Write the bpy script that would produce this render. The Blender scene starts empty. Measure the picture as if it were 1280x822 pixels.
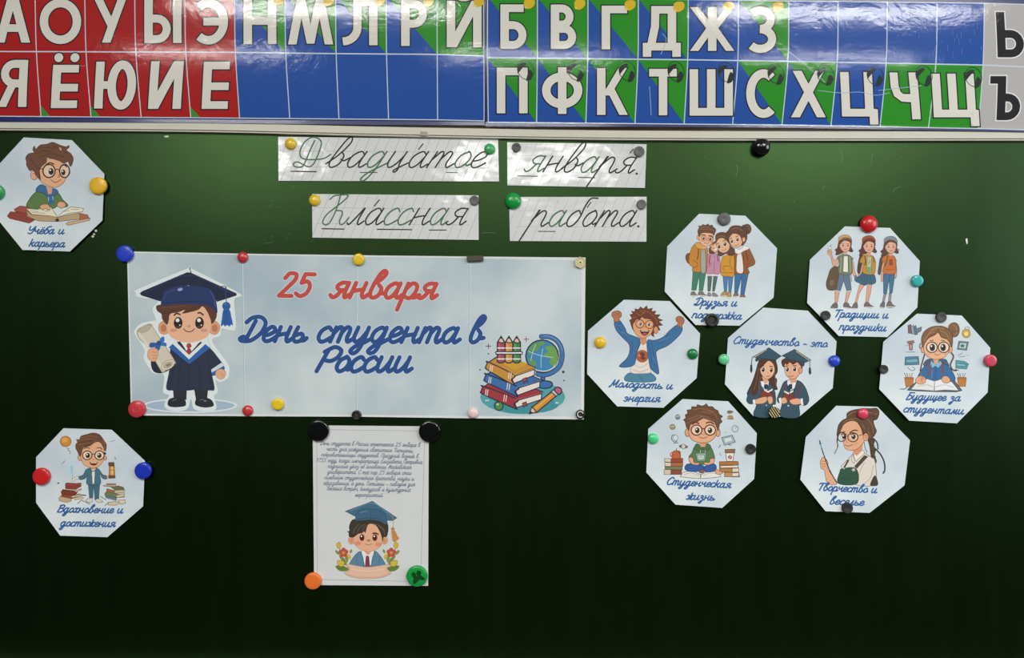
import bpy, bmesh, math, random
from mathutils import Vector, Matrix

random.seed(7)
SC = bpy.context.scene
COL = SC.collection

# ------------------------------------------------------------ camera
S = 0.00148            # metres on the board per photo pixel
D = 1.42               # camera distance from the board
ZC = 1.50              # camera height
ROLL = math.radians(0.5)
cam_data = bpy.data.cameras.new('camera')
cam_data.sensor_width = 36.0
cam_data.lens = 18.0 / (640 * S / D)
cam_data.clip_start = 0.05
cam = bpy.data.objects.new('camera', cam_data)
COL.objects.link(cam)
cr, sr = math.cos(ROLL), math.sin(ROLL)
cam.matrix_world = Matrix(((cr, 0 * cr, 0, 0), (0, 1, 0, 0), (0, 0, 1, 0), (0, 0, 0, 1)))
right = Vector((cr, 0, sr)); up = Vector((-sr, 0, cr)); back = Vector((0, -1, 0))
m = Matrix.Identity(4)
for i in range(3):
    m[i][0], m[i][1], m[i][2] = right[i], up[i], back[i]
m[0][3], m[1][3], m[2][3] = 0, -D, ZC
cam.matrix_world = m
SC.camera = cam

# ------------------------------------------------------------ world, lamps, exposure
world = bpy.data.worlds.new('room_light'); SC.world = world
world.use_nodes = True
bg = world.node_tree.nodes['Background']
bg.inputs[0].default_value = (0.86, 0.93, 1.0, 1)
bg.inputs[1].default_value = 0.05
SC.view_settings.view_transform = 'Standard'
SC.view_settings.look = 'None'
SC.view_settings.gamma = 1
SC.view_settings.use_curve_mapping = False
SC.view_settings.exposure = 0.0

def area(name, loc, sx, sy, power, target=None, color=(1, 1, 1)):
    l = bpy.data.lights.new(name, 'AREA'); l.shape = 'RECTANGLE'
    l.size, l.size_y, l.energy, l.color = sx, sy, power, color
    o = bpy.data.objects.new(name, l); COL.objects.link(o); o.location = loc
    if target is not None:
        o.rotation_euler = (Vector(target) - Vector(loc)).to_track_quat('-Z', 'Y').to_euler()
    return o
LAMP = (1.0, 0.98, 0.94)
for lx, ly, pw in ((-0.95, -2.35, 55), (1.55, -2.35, 55), (-2.3, -4.7, 66), (0.1, -4.7, 66), (2.4, -4.7, 66)):
    area('ceiling_lamp', (lx, ly, 2.93), 1.25, 0.30, pw, color=LAMP)
area('window_daylight', (3.1, -1.5, 2.0), 1.6, 1.4, 34, target=(0, 0, 1.3), color=(0.88, 0.95, 1.0))

# ------------------------------------------------------------ helpers
def lin(c):
    c = c.lstrip('#')
    v = [int(c[i:i + 2], 16) / 255 for i in (0, 2, 4)]
    return [x / 12.92 if x <= .04045 else ((x + .055) / 1.055) ** 2.4 for x in v]
INK = 1.22             # reflectance of a print against how bright it looks under these lamps
def ink(c):
    return [min(.92, x * INK) for x in lin(c)] + [1.0]

def W(px, py, h=0.0):
    """photo pixel -> the point of the plane h metres in front of the board"""
    k = (D - h) / D * S
    dx, dy = (px - 640) * k, (411 - py) * k
    return Vector((right.x * dx + up.x * dy, -h, ZC + right.z * dx + up.z * dy))

def nodes_of(name):
    mt = bpy.data.materials.new(name); mt.use_nodes = True
    return mt, mt.node_tree.nodes, mt.node_tree.links, mt.node_tree.nodes['Principled BSDF']

def plain(name, color, rough=.5, spec=.5, coat=0.0, metal=0.0, bump=0.0, bscale=200, trans=0.0, bdist=.001):
    mt, n, l, b = nodes_of(name)
    b.inputs['Roughness'].default_value = rough
    b.inputs['Specular IOR Level'].default_value = spec
    b.inputs['Coat Weight'].default_value = coat
    b.inputs['Coat Roughness'].default_value = .12
    b.inputs['Metallic'].default_value = metal
    b.inputs['Transmission Weight'].default_value = trans
    c = lin(color) if isinstance(color, str) else color
    tc = n.new('ShaderNodeTexCoord'); nz = n.new('ShaderNodeTexNoise')
    nz.inputs['Scale'].default_value = bscale; nz.inputs['Detail'].default_value = 3
    l.new(tc.outputs['Object'], nz.inputs['Vector'])
    mx = n.new('ShaderNodeMix'); mx.data_type = 'RGBA'
    mx.inputs[6].default_value = [x * .94 for x in c] + [1]
    mx.inputs[7].default_value = [min(1, x * 1.05) for x in c] + [1]
    l.new(nz.outputs['Fac'], mx.inputs[0]); l.new(mx.outputs[2], b.inputs['Base Color'])
    if bump:
        bp = n.new('ShaderNodeBump'); bp.inputs['Strength'].default_value = bump
        bp.inputs['Distance'].default_value = bdist
        l.new(nz.outputs['Fac'], bp.inputs['Height']); l.new(bp.outputs[0], b.inputs['Normal']); l.new(bp.outputs[0], b.inputs['Coat Normal'])
    return mt

def ramp_paper(name, c0, c1, scale=9.0, rough=.55, stretch=(1, 1, 1), spec=.3):
    """paper printed with a soft watercolour cloud wash"""
    mt, n, l, b = nodes_of(name)
    b.inputs['Roughness'].default_value = rough
    b.inputs['Specular IOR Level'].default_value = spec
    tc = n.new('ShaderNodeTexCoord'); mp = n.new('ShaderNodeMapping')
    mp.inputs['Scale'].default_value = stretch
    nz = n.new('ShaderNodeTexNoise'); nz.inputs['Scale'].default_value = scale
    nz.inputs['Detail'].default_value = 4; nz.inputs['Roughness'].default_value = .5
    r = n.new('ShaderNodeValToRGB')
    r.color_ramp.elements[0].position = .36; r.color_ramp.elements[1].position = .66
    r.color_ramp.elements[0].color = ink(c0); r.color_ramp.elements[1].color = ink(c1)
    l.new(tc.outputs['Object'], mp.inputs['Vector']); l.new(mp.outputs[0], nz.inputs['Vector'])
    l.new(nz.outputs['Fac'], r.inputs[0]); l.new(r.outputs[0], b.inputs['Base Color'])
    return mt

def print_mat(name, rough=.55, spec=.3, coat=0.0, wrinkle=0.0):
    mt, n, l, b = nodes_of(name)
    a = n.new('ShaderNodeAttribute'); a.attribute_name = 'Col'
    l.new(a.outputs['Color'], b.inputs['Base Color'])
    b.inputs['Roughness'].default_value = rough
    b.inputs['Specular IOR Level'].default_value = spec
    b.inputs['Coat Weight'].default_value = coat
    b.inputs['Coat Roughness'].default_value = .10
    if wrinkle:
        tc = n.new('ShaderNodeTexCoord'); nz = n.new('ShaderNodeTexNoise')
        nz.inputs['Scale'].default_value = 14; nz.inputs['Detail'].default_value = 5
        nz.inputs['Roughness'].default_value = .62; nz.inputs['Distortion'].default_value = .8
        l.new(tc.outputs['Object'], nz.inputs['Vector'])
        bp = n.new('ShaderNodeBump'); bp.inputs['Strength'].default_value = wrinkle
        bp.inputs['Distance'].default_value = .004
        l.new(nz.outputs['Fac'], bp.inputs['Height'])
        l.new(bp.outputs[0], b.inputs['Normal']); l.new(bp.outputs[0], b.inputs['Coat Normal'])
    return mt

PRINT = print_mat('printed_ink')
FILM = print_mat('laminated_print', rough=.5, spec=.12, coat=.6, wrinkle=.16)

def tag(o, label, cat, group=None, kind=None):
    if label: o['label'] = label
    if cat: o['category'] = cat
    if group: o['group'] = group
    if kind: o['kind'] = kind
    return o

def link(name, me, mats, parent=None, loc=None):
    o = bpy.data.objects.new(name, me); COL.objects.link(o)
    for mt in (mats if isinstance(mats, (list, tuple)) else [mats]):
        me.materials.append(mt)
    if parent is not None:
        o.parent = parent
    if loc is not None:
        o.location = loc
    return o

def empty(name, loc, label, cat, group=None):
    o = bpy.data.objects.new(name, None); COL.objects.link(o)
    o.location = loc; o.empty_display_size = .02
    return tag(o, label, cat, group)

def nums(s):
    if isinstance(s, str):
        v = [float(x) for x in s.replace(',', ' ').split()]
        return [(v[i], v[i + 1]) for i in range(0, len(v) - 1, 2)]
    if s and not isinstance(s[0], (tuple, list)):
        return [(s[i], s[i + 1]) for i in range(0, len(s) - 1, 2)]
    return list(s)

def spline(p, closed=False, n=5):
    if len(p) < 3: return list(p)
    out = []; L = len(p)
    for i in range(L if closed else L - 1):
        if closed:
            a, b, c, d = p[(i - 1) % L], p[i], p[(i + 1) % L], p[(i + 2) % L]
        else:
            b, c = p[i], p[i + 1]
            a = p[i - 1] if i else (2 * b[0] - c[0], 2 * b[1] - c[1])
            d = p[i + 2] if i + 2 < L else (2 * c[0] - b[0], 2 * c[1] - b[1])
        for k in range(n):
            t = k / n; t2 = t * t; t3 = t2 * t
            out.append(tuple(.5 * (2 * b[j] + (c[j] - a[j]) * t + (2 * a[j] - 5 * b[j] + 4 * c[j] - d[j]) * t2
                                   + (3 * b[j] - a[j] - 3 * c[j] + d[j]) * t3) for j in (0, 1)))
    if not closed: out.append(p[-1])
    return out

EPS = 1.5e-6
class Ink:
    """flat printed shapes in photo pixels, one above the other by a hair; build() makes ONE mesh"""
    def __init__(self, ox=0, oy=0, sc=1.0, n=5):
        self.ox, self.oy, self.sc, self.n = ox, oy, sc, n
        self.prims = []        # (verts[(x,y,dz)], faces, colour, layer)
        self.layer = 1
    def frame(self, ox, oy, sc):
        self.ox, self.oy, self.sc = ox, oy, sc; return self
    def m(self, p): return (self.ox + p[0] / self.sc, self.oy + p[1] / self.sc)
    def poly(self, c, pts):
        pts = [self.m(q) for q in pts]
        q = [pts[0]]
        for a in pts[1:]:
            if abs(a[0] - q[-1][0]) + abs(a[1] - q[-1][1]) > 1e-4: q.append(a)
        self.prims.append(([(x, y, 0) for x, y in q], [list(range(len(q)))], c, self.layer))
        self.layer += 1
    def ribbon(self, c, w, pts, closed=False):
        w = w / self.sc
        p = []
        for q in pts:
            q = self.m(q)
            if not p or abs(q[0] - p[-1][0]) + abs(q[1] - p[-1][1]) > 1e-3: p.append(q)
        if closed and len(p) > 2 and abs(p[0][0] - p[-1][0]) + abs(p[0][1] - p[-1][1]) < 1e-3: p.pop()
        if len(p) == 1: p.append((p[0][0] + .01, p[0][1]))
        N = len(p); V = []; F = []; folds = 0
        def unit(a, b):
            dx, dy = b[0] - a[0], b[1] - a[1]; L = math.hypot(dx, dy) or 1
            return dx / L, dy / L
        for i in range(N):
            pa = p[i - 1] if (i or closed) else p[i]
            pb = p[(i + 1) % N] if (i < N - 1 or closed) else p[i]
            if pa == p[i]: d1 = d2 = unit(p[i], pb)
            elif pb == p[i]: d1 = d2 = unit(pa, p[i])
            else: d1, d2 = unit(pa, p[i]), unit(p[i], pb)
            nx, ny = -(d1[1] + d2[1]), d1[0] + d2[0]; L = math.hypot(nx, ny)
            if L < 1e-3: nx, ny, L = -d2[1], d2[0], 1
            nx, ny = nx / L, ny / L
            cs = max(.55, nx * -d2[1] + ny * d2[0])
            k = w / 2 / cs; z = i / N * .8
            V += [(p[i][0] + nx * k, p[i][1] + ny * k, z), (p[i][0] - nx * k, p[i][1] - ny * k, z)]
        for i in range(N if closed else N - 1):
            j = (i + 1) % N
            sx, sy = p[j][0] - p[i][0], p[j][1] - p[i][1]
            fold = any((V[2 * j + o][0] - V[2 * i + o][0]) * sx + (V[2 * j + o][1] - V[2 * i + o][1]) * sy <= 0 for o in (0, 1))
            if not fold:
                F.append([2 * i, 2 * j, 2 * j + 1, 2 * i + 1]); continue
            # at a tight bend the inner edge is drawn in to the middle line
            for o in (0, 1):
                if (V[2 * j + o][0] - V[2 * i + o][0]) * sx + (V[2 * j + o][1] - V[2 * i + o][1]) * sy > 0:
                    b = len(V); V.append((p[i][0], p[i][1], V[2 * i][2])); V.append((p[j][0], p[j][1], V[2 * j][2]))
                    F.append([2 * i + o, 2 * j + o, b + 1, b])
            b = len(V); z = 1.0 + .4 * folds; folds += 1
            for k in range(12):
                V.append((p[i][0] + math.cos(k * .5236) * w / 2, p[i][1] + math.sin(k * .5236) * w / 2, z))
            F.append(list(range(b, b + 12)))
        if not closed:
            for (i, q, sg) in ((0, unit(p[1], p[0]), 1), (N - 1, unit(p[-2], p[-1]), -1)):
                a0 = math.atan2(q[1], q[0]); base = len(V); z = V[2 * i][2]
                for k in range(7):
                    a = a0 + math.pi / 2 - k * math.pi / 6
                    V.append((p[i][0] + math.cos(a) * w / 2, p[i][1] + math.sin(a) * w / 2, z))
                F.append(list(range(base, base + 7)))
        self.prims.append((V, F, c, self.layer)); self.layer += 1 + math.ceil(.4 * folds)
    # short names for drawing
    def f(self, c, s): self.poly(c, spline(nums(s), True, self.n))
    def p(self, c, s): self.poly(c, nums(s))
    def s(self, c, w, s): self.ribbon(c, w, spline(nums(s), False, self.n))
    def l(self, c, w, s): self.ribbon(c, w, nums(s))
    def ell(self, cx, cy, rx, ry, rot=0, a0=0, a1=360, n=20):
        r = math.radians(rot); o = []
        for k in range(n + (a1 - a0 < 360)):
            a = math.radians(a0 + (a1 - a0) * k / n)
            x, y = rx * math.cos(a), ry * math.sin(a)
            o.append((cx + x * math.cos(r) - y * math.sin(r), cy + x * math.sin(r) + y * math.cos(r)))
        return o
    def e(self, c, cx, cy, rx, ry=None, rot=0): self.poly(c, self.ell(cx, cy, rx, ry or rx, rot))
    def ring(self, c, w, cx, cy, rx, ry=None, rot=0): self.ribbon(c, w, self.ell(cx, cy, rx, ry or rx, rot), True)
    def arc(self, c, w, cx, cy, rx, ry, a0, a1): self.ribbon(c, w, self.ell(cx, cy, rx, ry, 0, a0, a1, 10))
    def of(self, c, oc, w, s):
        q = spline(nums(s), True, self.n); self.poly(c, q); self.ribbon(oc, w, q, True)
    def op(self, c, oc, w, s):
        q = nums(s); self.poly(c, q); self.ribbon(oc, w, q, True)
    def oe(self, c, oc, w, cx, cy, rx, ry=None, rot=0):
        q = self.ell(cx, cy, rx, ry or rx, rot); self.poly(c, q); self.ribbon(oc, w, q, True)
    def eye(self, x, y, rx, ry, iris='#5b3524', white=None):
        if white: self.e('#e6d8cb', x, y + ry * .05, rx * 1.38, ry * 1.08)
        self.e(iris, x, y, rx, ry); self.e('#1c1210', x, y, rx * .6, ry * .62)
        self.e('#f4f4f0', x - rx * .3, y - ry * .35, rx * .3, ry * .28)
    def build(self, name, root, hfun, mat=None, base=0, bend=None, extra=None):
        V = []; F = []; C = []
        for (vs, fs, c, ly) in self.prims:
            b = len(V)
            for (x, y, dz) in vs:
                h = hfun(x, y) + EPS * (ly + base + dz)
                q = W(x, y, h) - root.location
                V.append((q.x, q.y, q.z))
            col = ink(c)
            for q in fs:
                F.append([b + k for k in q]); C.append(col)
        me = bpy.data.meshes.new(name)
        me.from_pydata(V, [], F)
        at = me.color_attributes.new('Col', 'FLOAT_COLOR', 'CORNER')
        buf = []
        for q, col in zip(F, C): buf += col * len(q)
        at.data.foreach_set('color', buf)
        bm = bmesh.new(); bm.from_mesh(me)
        for fc in bm.faces:
            fc.normal_update()
            if fc.normal.y > 0: fc.normal_flip()
        if bend: bend(bm, root)
        bm.to_mesh(me); bm.free()
        return link(name, me, mat or PRINT, root)
# ------------------------------------------------------------ a monoline cursive alphabet: strokes per letter, x-height 1
IW = [.08, 1, .05, .3, .2, 0, .4, .2, .56, .7]
ST = [.58, 1, .55, .3, .66, 0, .86, .22]
OV = [.56, .8, .36, 1, .1, .75, .05, .3, .22, 0, .42, .15, .56, .65]
LOOP = [.58, 1, .54, 0, .44, -.6, .26, -.8, .1, -.62, .3, -.25, .6, -.05, .84, .2]
G = {
 'а': (.84, [OV, ST]), 'и': (.84, [IW, ST]), 'й': (.84, [IW, ST, [.16, 1.42, .33, 1.26, .54, 1.44]]),
 'о': (.68, [[.38, 1, .12, .78, .05, .3, .24, 0, .48, .2, .56, .65, .38, 1, .3, .96], [.5, .25, .6, .12, .7, .22]]),
 'н': (.84, [[.1, 1, .05, 0], [.07, .42, .3, .5, .57, .56], ST]),
 'п': (.82, [[.05, 0, .1, 1], [.09, .6, .3, 1, .5, .95, .56, .7, .54, .25, .64, 0, .84, .22]]),
 'т': (1.06, [[.05, 0, .1, 1], [.09, .6, .26, 1, .4, .95, .44, .7, .42, 0], [.44, .62, .6, 1, .76, .95, .8, .7, .78, .25, .88, 0, 1.08, .22]]),
 'р': (.78, [[.1, 1, .02, -.8], [.08, .6, .3, 1, .54, .85, .57, .4, .4, 0, .1, .12], [.45, .06, .62, .04, .8, .22]]),
 'с': (.62, [[.54, .8, .36, 1, .1, .75, .05, .3, .22, 0, .42, .06, .62, .28]]),
 'е': (.62, [[.05, .4, .3, .48, .5, .7, .42, .95, .25, .98, .07, .65, .08, .2, .25, 0, .45, .08, .64, .3]]),
 'д': (.84, [OV, LOOP]), 'у': (.84, [IW, LOOP]),
 'ц': (.86, [IW, [.58, 1, .57, .05, .5, -.28, .38, -.36, .42, -.18, .6, -.02, .86, .22]]),
 'щ': (1.1, [[.08, 1, .05, .3, .17, 0, .33, .2, .45, .7], [.47, 1, .44, .3, .54, 0, .7, .2, .82, .7],
            [.85, 1, .84, .05, .77, -.28, .65, -.36, .69, -.18, .86, -.02, 1.1, .22]]),
 'в': (.74, [[.1, .95, .38, 1.3, .5, 1.68, .36, 1.84, .2, 1.5, .08, .6, .12, .15, .3, 0, .5, .2, .53, .6, .36, .86], [.53, .45, .62, .3, .76, .34]]),
 'б': (.68, [[.38, 1, .12, .78, .05, .3, .24, 0, .48, .2, .56, .65, .38, 1], [.06, .5, .2, 1.2, .45, 1.6, .76, 1.66]]),
 'г': (.62, [[.05, .78, .2, 1, .45, .95, .42, .7, .2, .35, .16, .1, .34, 0, .64, .25]]),
 'ж': (1.06, [[.05, .85, .2, 1, .34, .8, .3, .3, .2, .02, .02, .15], [.58, 1.5, .5, 0], [1.0, .88, .84, 1, .7, .82, .68, .2, .82, 0, 1.06, .22], [.32, .5, .7, .52]]),
 'з': (.68, [[.08, .85, .25, 1, .45, .85, .4, .6, .2, .5, .42, .4, .5, .1, .4, -.5, .22, -.75, .08, -.6, .25, -.25, .5, -.05, .7, .2]]),
 'к': (.74, [[.14, 1.6, .04, 0], [.55, .98, .35, .75, .07, .45], [.12, .5, .38, .42, .44, .1, .56, 0, .74, .22]]),
 'л': (.7, [[-.02, .12, .1, .02, .25, .4, .42, 1], [.44, 1, .42, .3, .52, 0, .7, .22]]),
 'м': (.97, [[-.02, .12, .1, .02, .2, .4, .32, 1], [.32, 1, .46, .12, .7, 1], [.71, 1, .69, .3, .78, 0, .98, .22]]),
 'х': (.7, [[.05, .85, .2, 1, .32, .7, .3, .3, .15, 0, .02, .15], [.64, .85, .48, 1, .34, .7, .34, .3, .48, 0, .7, .22]]),
 'ч': (.82, [[.08, 1, .07, .72, .2, .5, .4, .6, .56, .95], ST]),
 'ь': (.68, [[.1, 1, .05, .3, .2, 0, .42, .05, .5, .3, .38, .54, .1, .42], [.45, .08, .6, .08, .7, .25]]),
 'ы': (1.0, [[.1, 1, .05, .3, .2, 0, .42, .05, .5, .3, .38, .54, .1, .42], [.76, 1, .73, .3, .82, 0, 1.0, .22]]),
 'э': (.7, [[.08, .8, .25, 1, .5, .8, .54, .35, .35, 0, .08, .12], [.25, .52, .54, .54]]),
 'я': (.84, [[.6, .98, .32, 1, .14, .76, .28, .52, .58, .5], [.62, 1, .58, .3, .66, 0, .84, .22], [.4, .5, .26, .12, .1, 0, -.04, .15]]),
 'Д': (1.1, [[.08, 1.3, .3, 1.62, .7, 1.66, 1.02, 1.25, .95, .55, .6, .05, .2, 0, .04, .16, .2, .3, .42, .12], [.5, 1.4, .36, .25]]),
 'С': (.84, [[.8, 1.38, .55, 1.66, .22, 1.3, .05, .6, .2, .05, .5, .03, .82, .35]]),
 'Р': (.88, [[.26, 1.5, .05, 0], [.1, 1.35, .5, 1.68, .86, 1.45, .82, 1.0, .55, .72, .2, .78]]),
 'М': (1.22, [[0, .12, .12, 0, .25, .5, .42, 1.6], [.42, 1.6, .55, .4, .97, 1.6], [.97, 1.6, .9, .4, 1.0, 0, 1.22, .22]]),
 'Т': (.86, [[.02, 1.45, .2, 1.62, .95, 1.62], [.52, 1.62, .35, 0]]),
 'У': (.9, [[.12, 1.6, .1, 1.0, .3, .75, .6, 1.0, .82, 1.6], [.86, 1.6, .72, .4, .5, 0, .15, .08]]),
 'В': (.88, [[.22, 1.6, .05, 0], [.1, 1.45, .5, 1.66, .78, 1.4, .62, 1.0, .25, .88], [.3, .88, .7, .8, .78, .35, .45, 0, .05, .04]]),
 'Б': (.88, [[.3, 1.6, .1, 0], [.22, 1.6, .88, 1.6], [.2, .9, .6, .95, .76, .5, .5, .05, .1, 0]]),
 'П': (1.0, [[.2, 1.6, .05, 0], [.12, 1.6, .95, 1.6], [.86, 1.6, .76, .25, .86, 0, 1.02, .18]]),
 'Е': (.8, [[.78, 1.4, .52, 1.64, .26, 1.4, .3, 1.0, .56, .9], [.52, .9, .15, .7, .08, .25, .35, 0, .78, .25]]),
 '2': (.95, [[.1, 1.3, .3, 1.65, .68, 1.6, .72, 1.2, .4, .6, .05, 0], [.05, 0, .8, 0]]),
 '5': (.95, [[.82, 1.62, .28, 1.62], [.28, 1.62, .2, .98], [.2, .98, .55, 1.08, .76, .7, .66, .2, .34, 0, .05, .2]]),
 '1': (.6, [[.05, 1.2, .38, 1.62], [.38, 1.62, .3, 0]]), '7': (.8, [[.05, 1.62, .75, 1.62], [.75, 1.62, .4, .8, .25, 0]]),
 '.': (.3, [[.08, .02, .12, .02]]), ',': (.3, [[.12, .08, .02, -.28]]), '-': (.6, [[.1, .45, .5, .45]]), '–': (.8, [[.05, .45, .75, .45]]), ' ': (.55, []),
}
G['ё'] = (.62, G['е'][1] + [[.16, 1.36, .18, 1.36], [.42, 1.36, .44, 1.36]])
# school copybook forms
GP = dict(G)
GP['р'] = (.86, [[.02, .35, .16, 1.02], [.12, 1.02, -.08, -1.0], [.05, .45, .3, .95, .5, .92, .56, .6, .55, .2, .66, 0, .88, .25]])
GP['в'] = (.82, [[-.02, .22, .3, .8, .5, 1.5, .44, 1.86, .3, 1.85, .2, 1.4, .1, .5, .16, .1, .34, 0, .54, .25, .54, .7, .4, .92], [.5, .5, .66, .42, .84, .6]])
GP['б'] = (.78, [[.5, .8, .34, 1, .1, .75, .05, .3, .22, 0, .44, .1, .56, .6, .54, 1.2, .62, 1.75, .95, 1.78]])
GP['д'] = (.86, [OV, [.58, 1, .54, 0, .44, -.6, .3, -.86, .16, -.7, .34, -.3, .62, 0, .9, .28]])
GP['т'] = (1.1, [[.05, 0, .12, 1], [.08, .45, .28, .98, .42, .92, .44, .7, .42, 0], [.43, .5, .62, .98, .78, .92, .8, .65, .78, .25, .9, 0, 1.12, .25]])

def text(I, s, x0, x1, y0, y1, xh, w, color, slant=.27, font=G, halo=None, colors=None, n=4, hw=1.5):
    """lay the word string s between photo pixels x0..x1 on the line y0..y1"""
    strokes = []; x = 0
    for i, ch in enumerate(s):
        adv, st = font[ch]
        for q in st:
            pts = spline(nums(q), False, n) if len(q) > 4 else nums(q)
            strokes.append((i, [(x + a + slant * b, b) for a, b in pts]))
        x += adv
    xs = [a for _, q in strokes for a, b in q]
    lo, hi = min(xs), max(xs); sx = (x1 - x0 - w) / (hi - lo)
    def put(q): 
        o = []
        for a, b in q:
            t = (a - lo) / (hi - lo)
            o.append((x0 + w / 2 + (a - lo) * sx, y0 + (y1 - y0) * t - w / 2 - b * xh))
        return o
    I.frame(0, 0, 1); start = I.layer
    if halo:
        for i, q in strokes: I.ribbon(halo, w + hw, put(q))
    for i, q in strokes:
        I.ribbon(colors[i] if colors else color, w, put(q))
    I.layer = start + 3

GP['ц'] = (.9, [IW, [.58, 1, .55, .3, .6, .04, .62, -.16, .54, -.3, .47, -.2, .6, -.02, .9, .28]])
# ------------------------------------------------------------ the setting
def box_mesh(name, lo, hi, bevel=0.0):
    bm = bmesh.new()
    bmesh.ops.create_cube(bm, size=1)
    for v in bm.verts:
        v.co = Vector([lo[i] + (v.co[i] + .5) * (hi[i] - lo[i]) for i in range(3)])
    if bevel:
        bmesh.ops.bevel(bm, geom=bm.edges[:], offset=bevel, segments=2, affect='EDGES')
    me = bpy.data.meshes.new(name); bm.to_mesh(me); bm.free(); return me

WALL = plain('painted_wall', '#b9b3a2', rough=.8, spec=.2, bump=.3, bscale=60)
FLOOR = plain('brown_linoleum', '#2a1f18', rough=.6, spec=.2, bscale=8)
CEIL = plain('white_ceiling', '#d8d8d4', rough=.9, spec=.1, bscale=5)
tag(link('wall_back', box_mesh('wall_back', (-3.2, .0222, 0), (3.2, .15, 3.0)), WALL), None, None, kind='structure')
tag(link('floor', box_mesh('floor', (-3.2, -6.5, -.1), (3.2, .15, 0)), FLOOR), None, None, kind='structure')
tag(link('ceiling', box_mesh('ceiling', (-3.2, -6.5, 3.0), (3.2, .15, 3.1)), CEIL), None, None, kind='structure')

# chalkboard: a thin green enamel panel in a pale metal frame
def board_mat():
    mt, n, l, b = nodes_of('green_chalkboard_enamel')
    tc = n.new('ShaderNodeTexCoord'); mp = n.new('ShaderNodeMapping')
    mp.inputs['Scale'].default_value = (9, 1, 1.3)
    nz = n.new('ShaderNodeTexNoise'); nz.inputs['Scale'].default_value = 3.2
    nz.inputs['Detail'].default_value = 5; nz.inputs['Roughness'].default_value = .6
    l.new(tc.outputs['Object'], mp.inputs['Vector']); l.new(mp.outputs[0], nz.inputs['Vector'])
    r = n.new('ShaderNodeValToRGB')
    r.color_ramp.elements[0].position = .35; r.color_ramp.elements[1].position = .75
    r.color_ramp.elements[0].color = (.0004, .0020, .0001, 1)
    r.color_ramp.elements[1].color = (.0008, .0034, .0003, 1)
    l.new(nz.outputs['Fac'], r.inputs[0]); l.new(r.outputs[0], b.inputs['Base Color'])
    rr = n.new('ShaderNodeMapRange'); rr.inputs[3].default_value = .27; rr.inputs[4].default_value = .34
    l.new(nz.outputs['Fac'], rr.inputs[0]); l.new(rr.outputs[0], b.inputs['Roughness'])
    b.inputs['Specular IOR Level'].default_value = .72
    b.inputs['Specular Tint'].default_value = (.46, 1.0, .34, 1)
    return mt
BOARD = board_mat()
FRAME = plain('pale_aluminium_frame', '#dcd9c8', rough=.4, spec=.4, bscale=30)
GROOVE = ramp_paper('painted_shade_groove', '#6a5a4c', '#a8a296', scale=2.6, rough=.7, stretch=(1, 1, 12))  # darker brown is shade in the groove, painted into its colour
zt = W(640, 168).z; zb = ZC - .64
board = empty('chalkboard', (0, 0, (zt + zb) / 2), 'dark green classroom chalkboard with a pale metal rail, cards and magnets all over it', 'chalkboard')
bl = board.location
link('writing_surface', box_mesh('writing_surface', (-1.7 - bl.x, 0, zb - bl.z), (1.7, .022, zt - bl.z)), BOARD, board)

# the rail follows the slightly sagging top edge measured along the board
RAILX = [-560, -200, 0, 240, 300, 480, 600, 720, 860, 1000, 1280, 1500, 1850]
RAILY = [161.5, 163.0, 164.2, 166.0, 167.2, 171.6, 173.7, 175.8, 176.8, 177.2, 177.0, 177.0, 177.0]
def interp(x, xs, ys):
    if x <= xs[0]: return ys[0]
    for i in range(len(xs) - 1):
        if x <= xs[i + 1]:
            t = (x - xs[i]) / (xs[i + 1] - xs[i]); return ys[i] + t * (ys[i + 1] - ys[i])
    return ys[-1]
def rail(name, prof, mat):
    V = []; F = []
    n = len(prof); xs = [-500 + 40 * k for k in range(58)]
    for x in xs:
        y = sum(interp(x + d, RAILX, RAILY) for d in (-60, -30, 0, 30, 60)) / 5
        o = W(x, y, 0)
        for (h, dz) in prof:
            q = Vector((o.x, -h, o.z + dz * S)) - bl
            V.append(tuple(q))
    for i in range(len(xs) - 1):
        for k in range(n - 1):
            F.append([i * n + k, i * n + k + 1, (i + 1) * n + k + 1, (i + 1) * n + k])
    me = bpy.data.meshes.new(name); me.from_pydata(V, [], F)
    bm = bmesh.new(); bm.from_mesh(me); bmesh.ops.recalc_face_normals(bm, faces=bm.faces[:]); bm.to_mesh(me); bm.free()
    return link(name, me, mat, board)
rail('frame_rail', [(0, 0), (.006, 0), (.008, .3), (.008, 2.0), (.011, 2.4), (.0112, 10.2), (.0104, 11.3), (.002, 11.7), (.002, 12.2)], FRAME)
rail('rail_groove', [(.002, 12.1), (.0022, 17.2), (.004, 17.6), (.004, 22), (-.02, 22)], GROOVE)
ledge = zb
link('chalk_ledge', box_mesh('chalk_ledge', (-1.7, -.06, ledge - .02 - bl.z), (1.7, .022, ledge - .001 - bl.z), .003), FRAME, board)

# wiped chalk traces that stayed on the enamel
I = Ink()
I.e('#c9cdb8', 119.8, 288.2, 1.7, 1.4, 20); I.e('#c3c9b4', 117.6, 292.6, 1.3, 1.2); I.e('#c9cdb8', 116, 295.4, 1.6, 1.4)
I.f('#dfe4d8', "1207,299 1209,298 1209.6,303 1208.4,305")
I.f('#cfd4c6', "205,170 210,169.5 211,171 207,171.6")
for q in ("1050,189 1053,194 1051,203", "1091,192 1090,198 1089,206", "1031,232 1028,236", "1116,240 1119,236 1126,233",
          "921,206 922,213 920,220", "602,291 612,290.6 619,291", "330,304 336,303.5 342,302"):
    I.s('#4f7257', .5, q)
for k in range(26):
    x, y = random.uniform(190, 345), random.uniform(172, 312)
    I.e('#3f6043', x, y, random.uniform(.25, .6))
for k in range(18):
    x, y = random.uniform(830, 1270), random.uniform(190, 300)
    I.e('#4a6a4c', x, y, random.uniform(.25, .55))
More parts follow.
